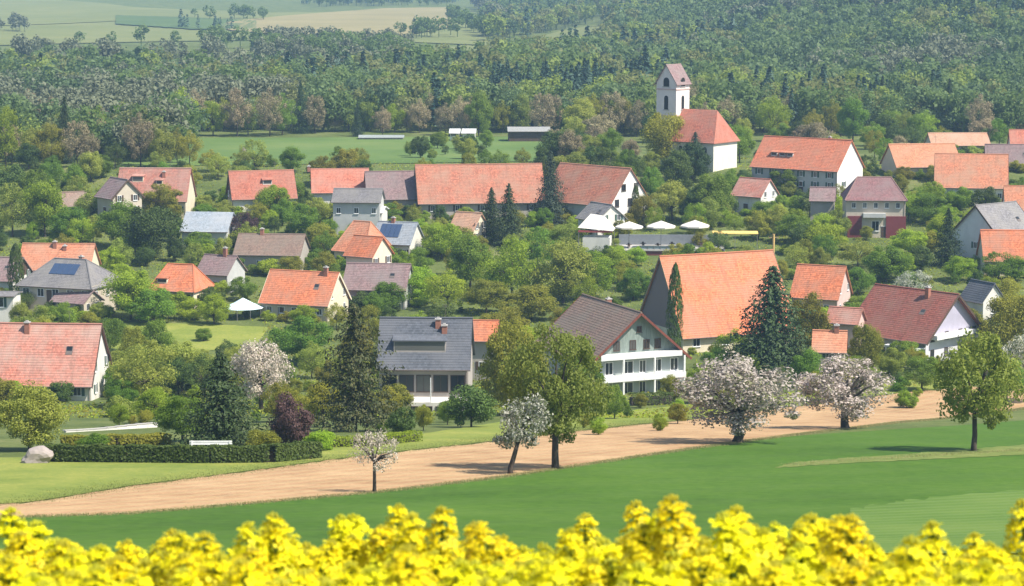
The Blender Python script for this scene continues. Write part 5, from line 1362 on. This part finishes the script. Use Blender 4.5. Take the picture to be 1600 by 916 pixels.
# the rest of the field to both sides: one mass
Vs, Fs, Ms, off = [], [], [], 0
def arr(me):
    v = np.zeros(len(me.vertices) * 3, np.float32); me.vertices.foreach_get("co", v)
    return v.reshape(-1, 3), [tuple(p.vertices) for p in me.polygons], [p.material_index for p in me.polygons]
RA = [arr(m) for m in RAC[:2]]
fv, ff, fm_ = [], [], []
o_ = 0
for i in range(210):
    D = R.uniform(2.4, 6.0); sgn = R.choice((-1, 1)); x = sgn * (0.245 * D + R.uniform(.06, 2.6))
    ztop = ray(800, R.uniform(856, 905)).z / ray(800, 880).y * D
    for j in range(3):
        v, f, mi = RA[(i + j) % 2]; a = R.random() * 6.28; ca, sa = math.cos(a), math.sin(a)
        w_ = v @ np.array([[ca, sa, 0], [-sa, ca, 0], [0, 0, 1]]) + np.array([x + R.uniform(-.08, .08), D + R.uniform(-.08, .08), ztop - .08 - .07 * j])
        fv.append(w_); ff += [tuple(q + o_ for q in p) for p in f]; fm_ += mi; o_ += len(w_)
    mbs = MB(); mbs.tube([(x, D, tz(x, D)), (x, D, ztop - .05)], [.007, .003], 5); 
    vv = np.array(mbs.v); fv.append(vv); ff += [tuple(q + o_ for q in p) for p in mbs.f]; fm_ += [1] * len(mbs.f); o_ += len(vv)
me = bpy.data.meshes.new("rape_field"); me.from_pydata(np.concatenate(fv).tolist(), [], ff)
for m_ in (PETAL, GREENS, BUD): me.materials.append(m_)
me.polygons.foreach_set("material_index", fm_); me.update()
ro_ = stuff(link("rape_field", me)); ro_['label'] = "yellow flowering rape crop continuing to both sides"; ro_['category'] = "crop"
field("rape_soil", [(-6, 1.6), (0, 1.6), (6, 1.6)], [(-8, 6.6), (0, 6.6), (8, 6.6)], G_SOIL, 0.03, 40, 20, low_world=True, high_world=True, jit=.2)

# ------------------------------------------------------------------ rough grass along the field margins
def tufts(name, label, lines, per, mat, hgt):
    P, Nn, Sz = [], [], []
    Vv, Qq, off = [], [], 0
    for pts, width in lines:
        for a, b in zip(pts[:-1], pts[1:]):
            p, q = hit(*a), hit(*b); L = (q - p).length; n = int(L * per)
            u = NR.random(n); xs = p.x + (q.x - p.x) * u + NR.normal(size=n) * width * .3; ys = p.y + (q.y - p.y) * u + NR.normal(size=n) * width * .6
            zs = terrain(xs, ys); hh = hgt * NR.uniform(.4, 1.3, n); ang = NR.random(n) * 6.283; w_ = hh * .16
            lx, ly = NR.normal(size=n) * hh * .35, NR.normal(size=n) * hh * .35
            c, s = np.cos(ang) * w_, np.sin(ang) * w_
            v = np.stack([np.stack([xs - c, ys - s, zs], 1), np.stack([xs + c, ys + s, zs], 1), np.stack([xs + c * .3 + lx, ys + s * .3 + ly, zs + hh], 1), np.stack([xs - c * .3 + lx, ys - s * .3 + ly, zs + hh], 1)], 1).reshape(-1, 3)
            Vv.append(v); Qq.append(np.arange(len(v)).reshape(-1, 4) + off); off += len(v)
    o = stuff(link(name, np_mesh(name, np.concatenate(Vv), np.concatenate(Qq), [mat]))); o['label'] = label; o['category'] = 'grass'
GRM = leaf_mat("rough_grass", [(0.09, 0.14, 0.03), (0.15, 0.20, 0.05), (0.28, 0.28, 0.10)], .3, vary=0)
GRD = leaf_mat("dry_grass_blades", [(0.20, 0.22, 0.06), (0.34, 0.32, 0.12), (0.46, 0.40, 0.2)], .3, vary=0)
tufts("margin_grass", "rough grass along the upper edge of the tilled strip", [(shift(BR_HI, -1), 2.4), (shift(BR_HI, -5), 4.0)], 170, GRM, .11)
tufts("dry_margin_grass", "dry grass between the tilled strip and the green field", [(shift(BR_LO, 1), 1.1), (BR_LO, .8), ([(1230, 728), (1330, 720), (1470, 712), (1600, 704), (1750, 694)], 1.6)], 110, GRD, .13)

def ground_cover(name, label, n, y0, y1, mat, size, avoid):
    ys = NR.uniform(y0, y1, n); xs = NR.uniform(-.26, .26, n) * ys
    keep = np.ones(n, bool)
    for h in HOUSES: keep &= np.hypot(xs - h[0].location.x, ys - h[0].location.y) > h[4] * .55
    nz = np.sin(xs * .21 + 2) * np.sin(ys * .17) + .6 * np.sin(xs * .07 - ys * .11)
    keep &= NR.random(n) < .45 + .4 * nz
    if avoid is not None:
        pj = np.array([project((x, y, tz(x, y))) for x, y in zip(xs[keep], ys[keep])]); kk = np.array([avoid(a, b) for a, b in pj]); xs, ys = xs[keep][kk], ys[keep][kk]
    else: xs, ys = xs[keep], ys[keep]
    m_ = len(xs); P = np.stack([xs, ys, terrain(xs, ys) + size * .5], 1)
    N = unit(NR.normal(size=(m_, 3)) * .6 + np.array([0, -.5, .6]))
    V, Q = leaves(P, N, size, NR)
    o = stuff(link(name, np_mesh(name, V, Q, [mat]))); o['label'] = label; o['category'] = 'undergrowth'
def _line(pts, x):
    return float(np.interp(x, [p[0] for p in pts], [p[1] for p in pts]))
ground_cover("undergrowth", "patchy garden undergrowth and tall grass between the village houses", 110000, 285, 600, LM['fresh'], .2,
             lambda a, b: b < _line(BR_HI, a) - 6 and not (150 < a < 410 and 503 < b < 560) and not (a < 110 and 482 < b < 515) and not (290 < a < 880 and b < 252) and not (a < 480 and b > 722))
ground_cover("pale_undergrowth", "pale weeds and garden growth between the village houses", 60000, 285, 600, LM['olive'], .22,
             lambda a, b: b < _line(BR_HI, a) - 6 and not (150 < a < 410 and 503 < b < 560) and not (a < 110 and 482 < b < 515) and not (290 < a < 880 and b < 252) and not (a < 480 and b > 722))

# ------------------------------------------------------------------ air
m, nn_ = new_mat("haze")
vp = nd(nn_, "ShaderNodeVolumePrincipled"); vp.inputs['Color'].default_value = (0.42, 0.66, 1.0, 1); vp.inputs['Density'].default_value = 0.00014; vp.inputs['Anisotropy'].default_value = 0.0
oo = nd(nn_, "ShaderNodeOutputMaterial"); nn_.links.new(vp.outputs[0], oo.inputs['Volume'])
zlo = float(V_MIN) - 1.0
mb = MB(); mb.box(-3600, 3600, -60, 4700, zlo, Z_TOP)
hz = stuff(mb.build("haze", m)); hz['label'] = "thin bluish haze lying over the whole valley"; hz['category'] = 'haze'
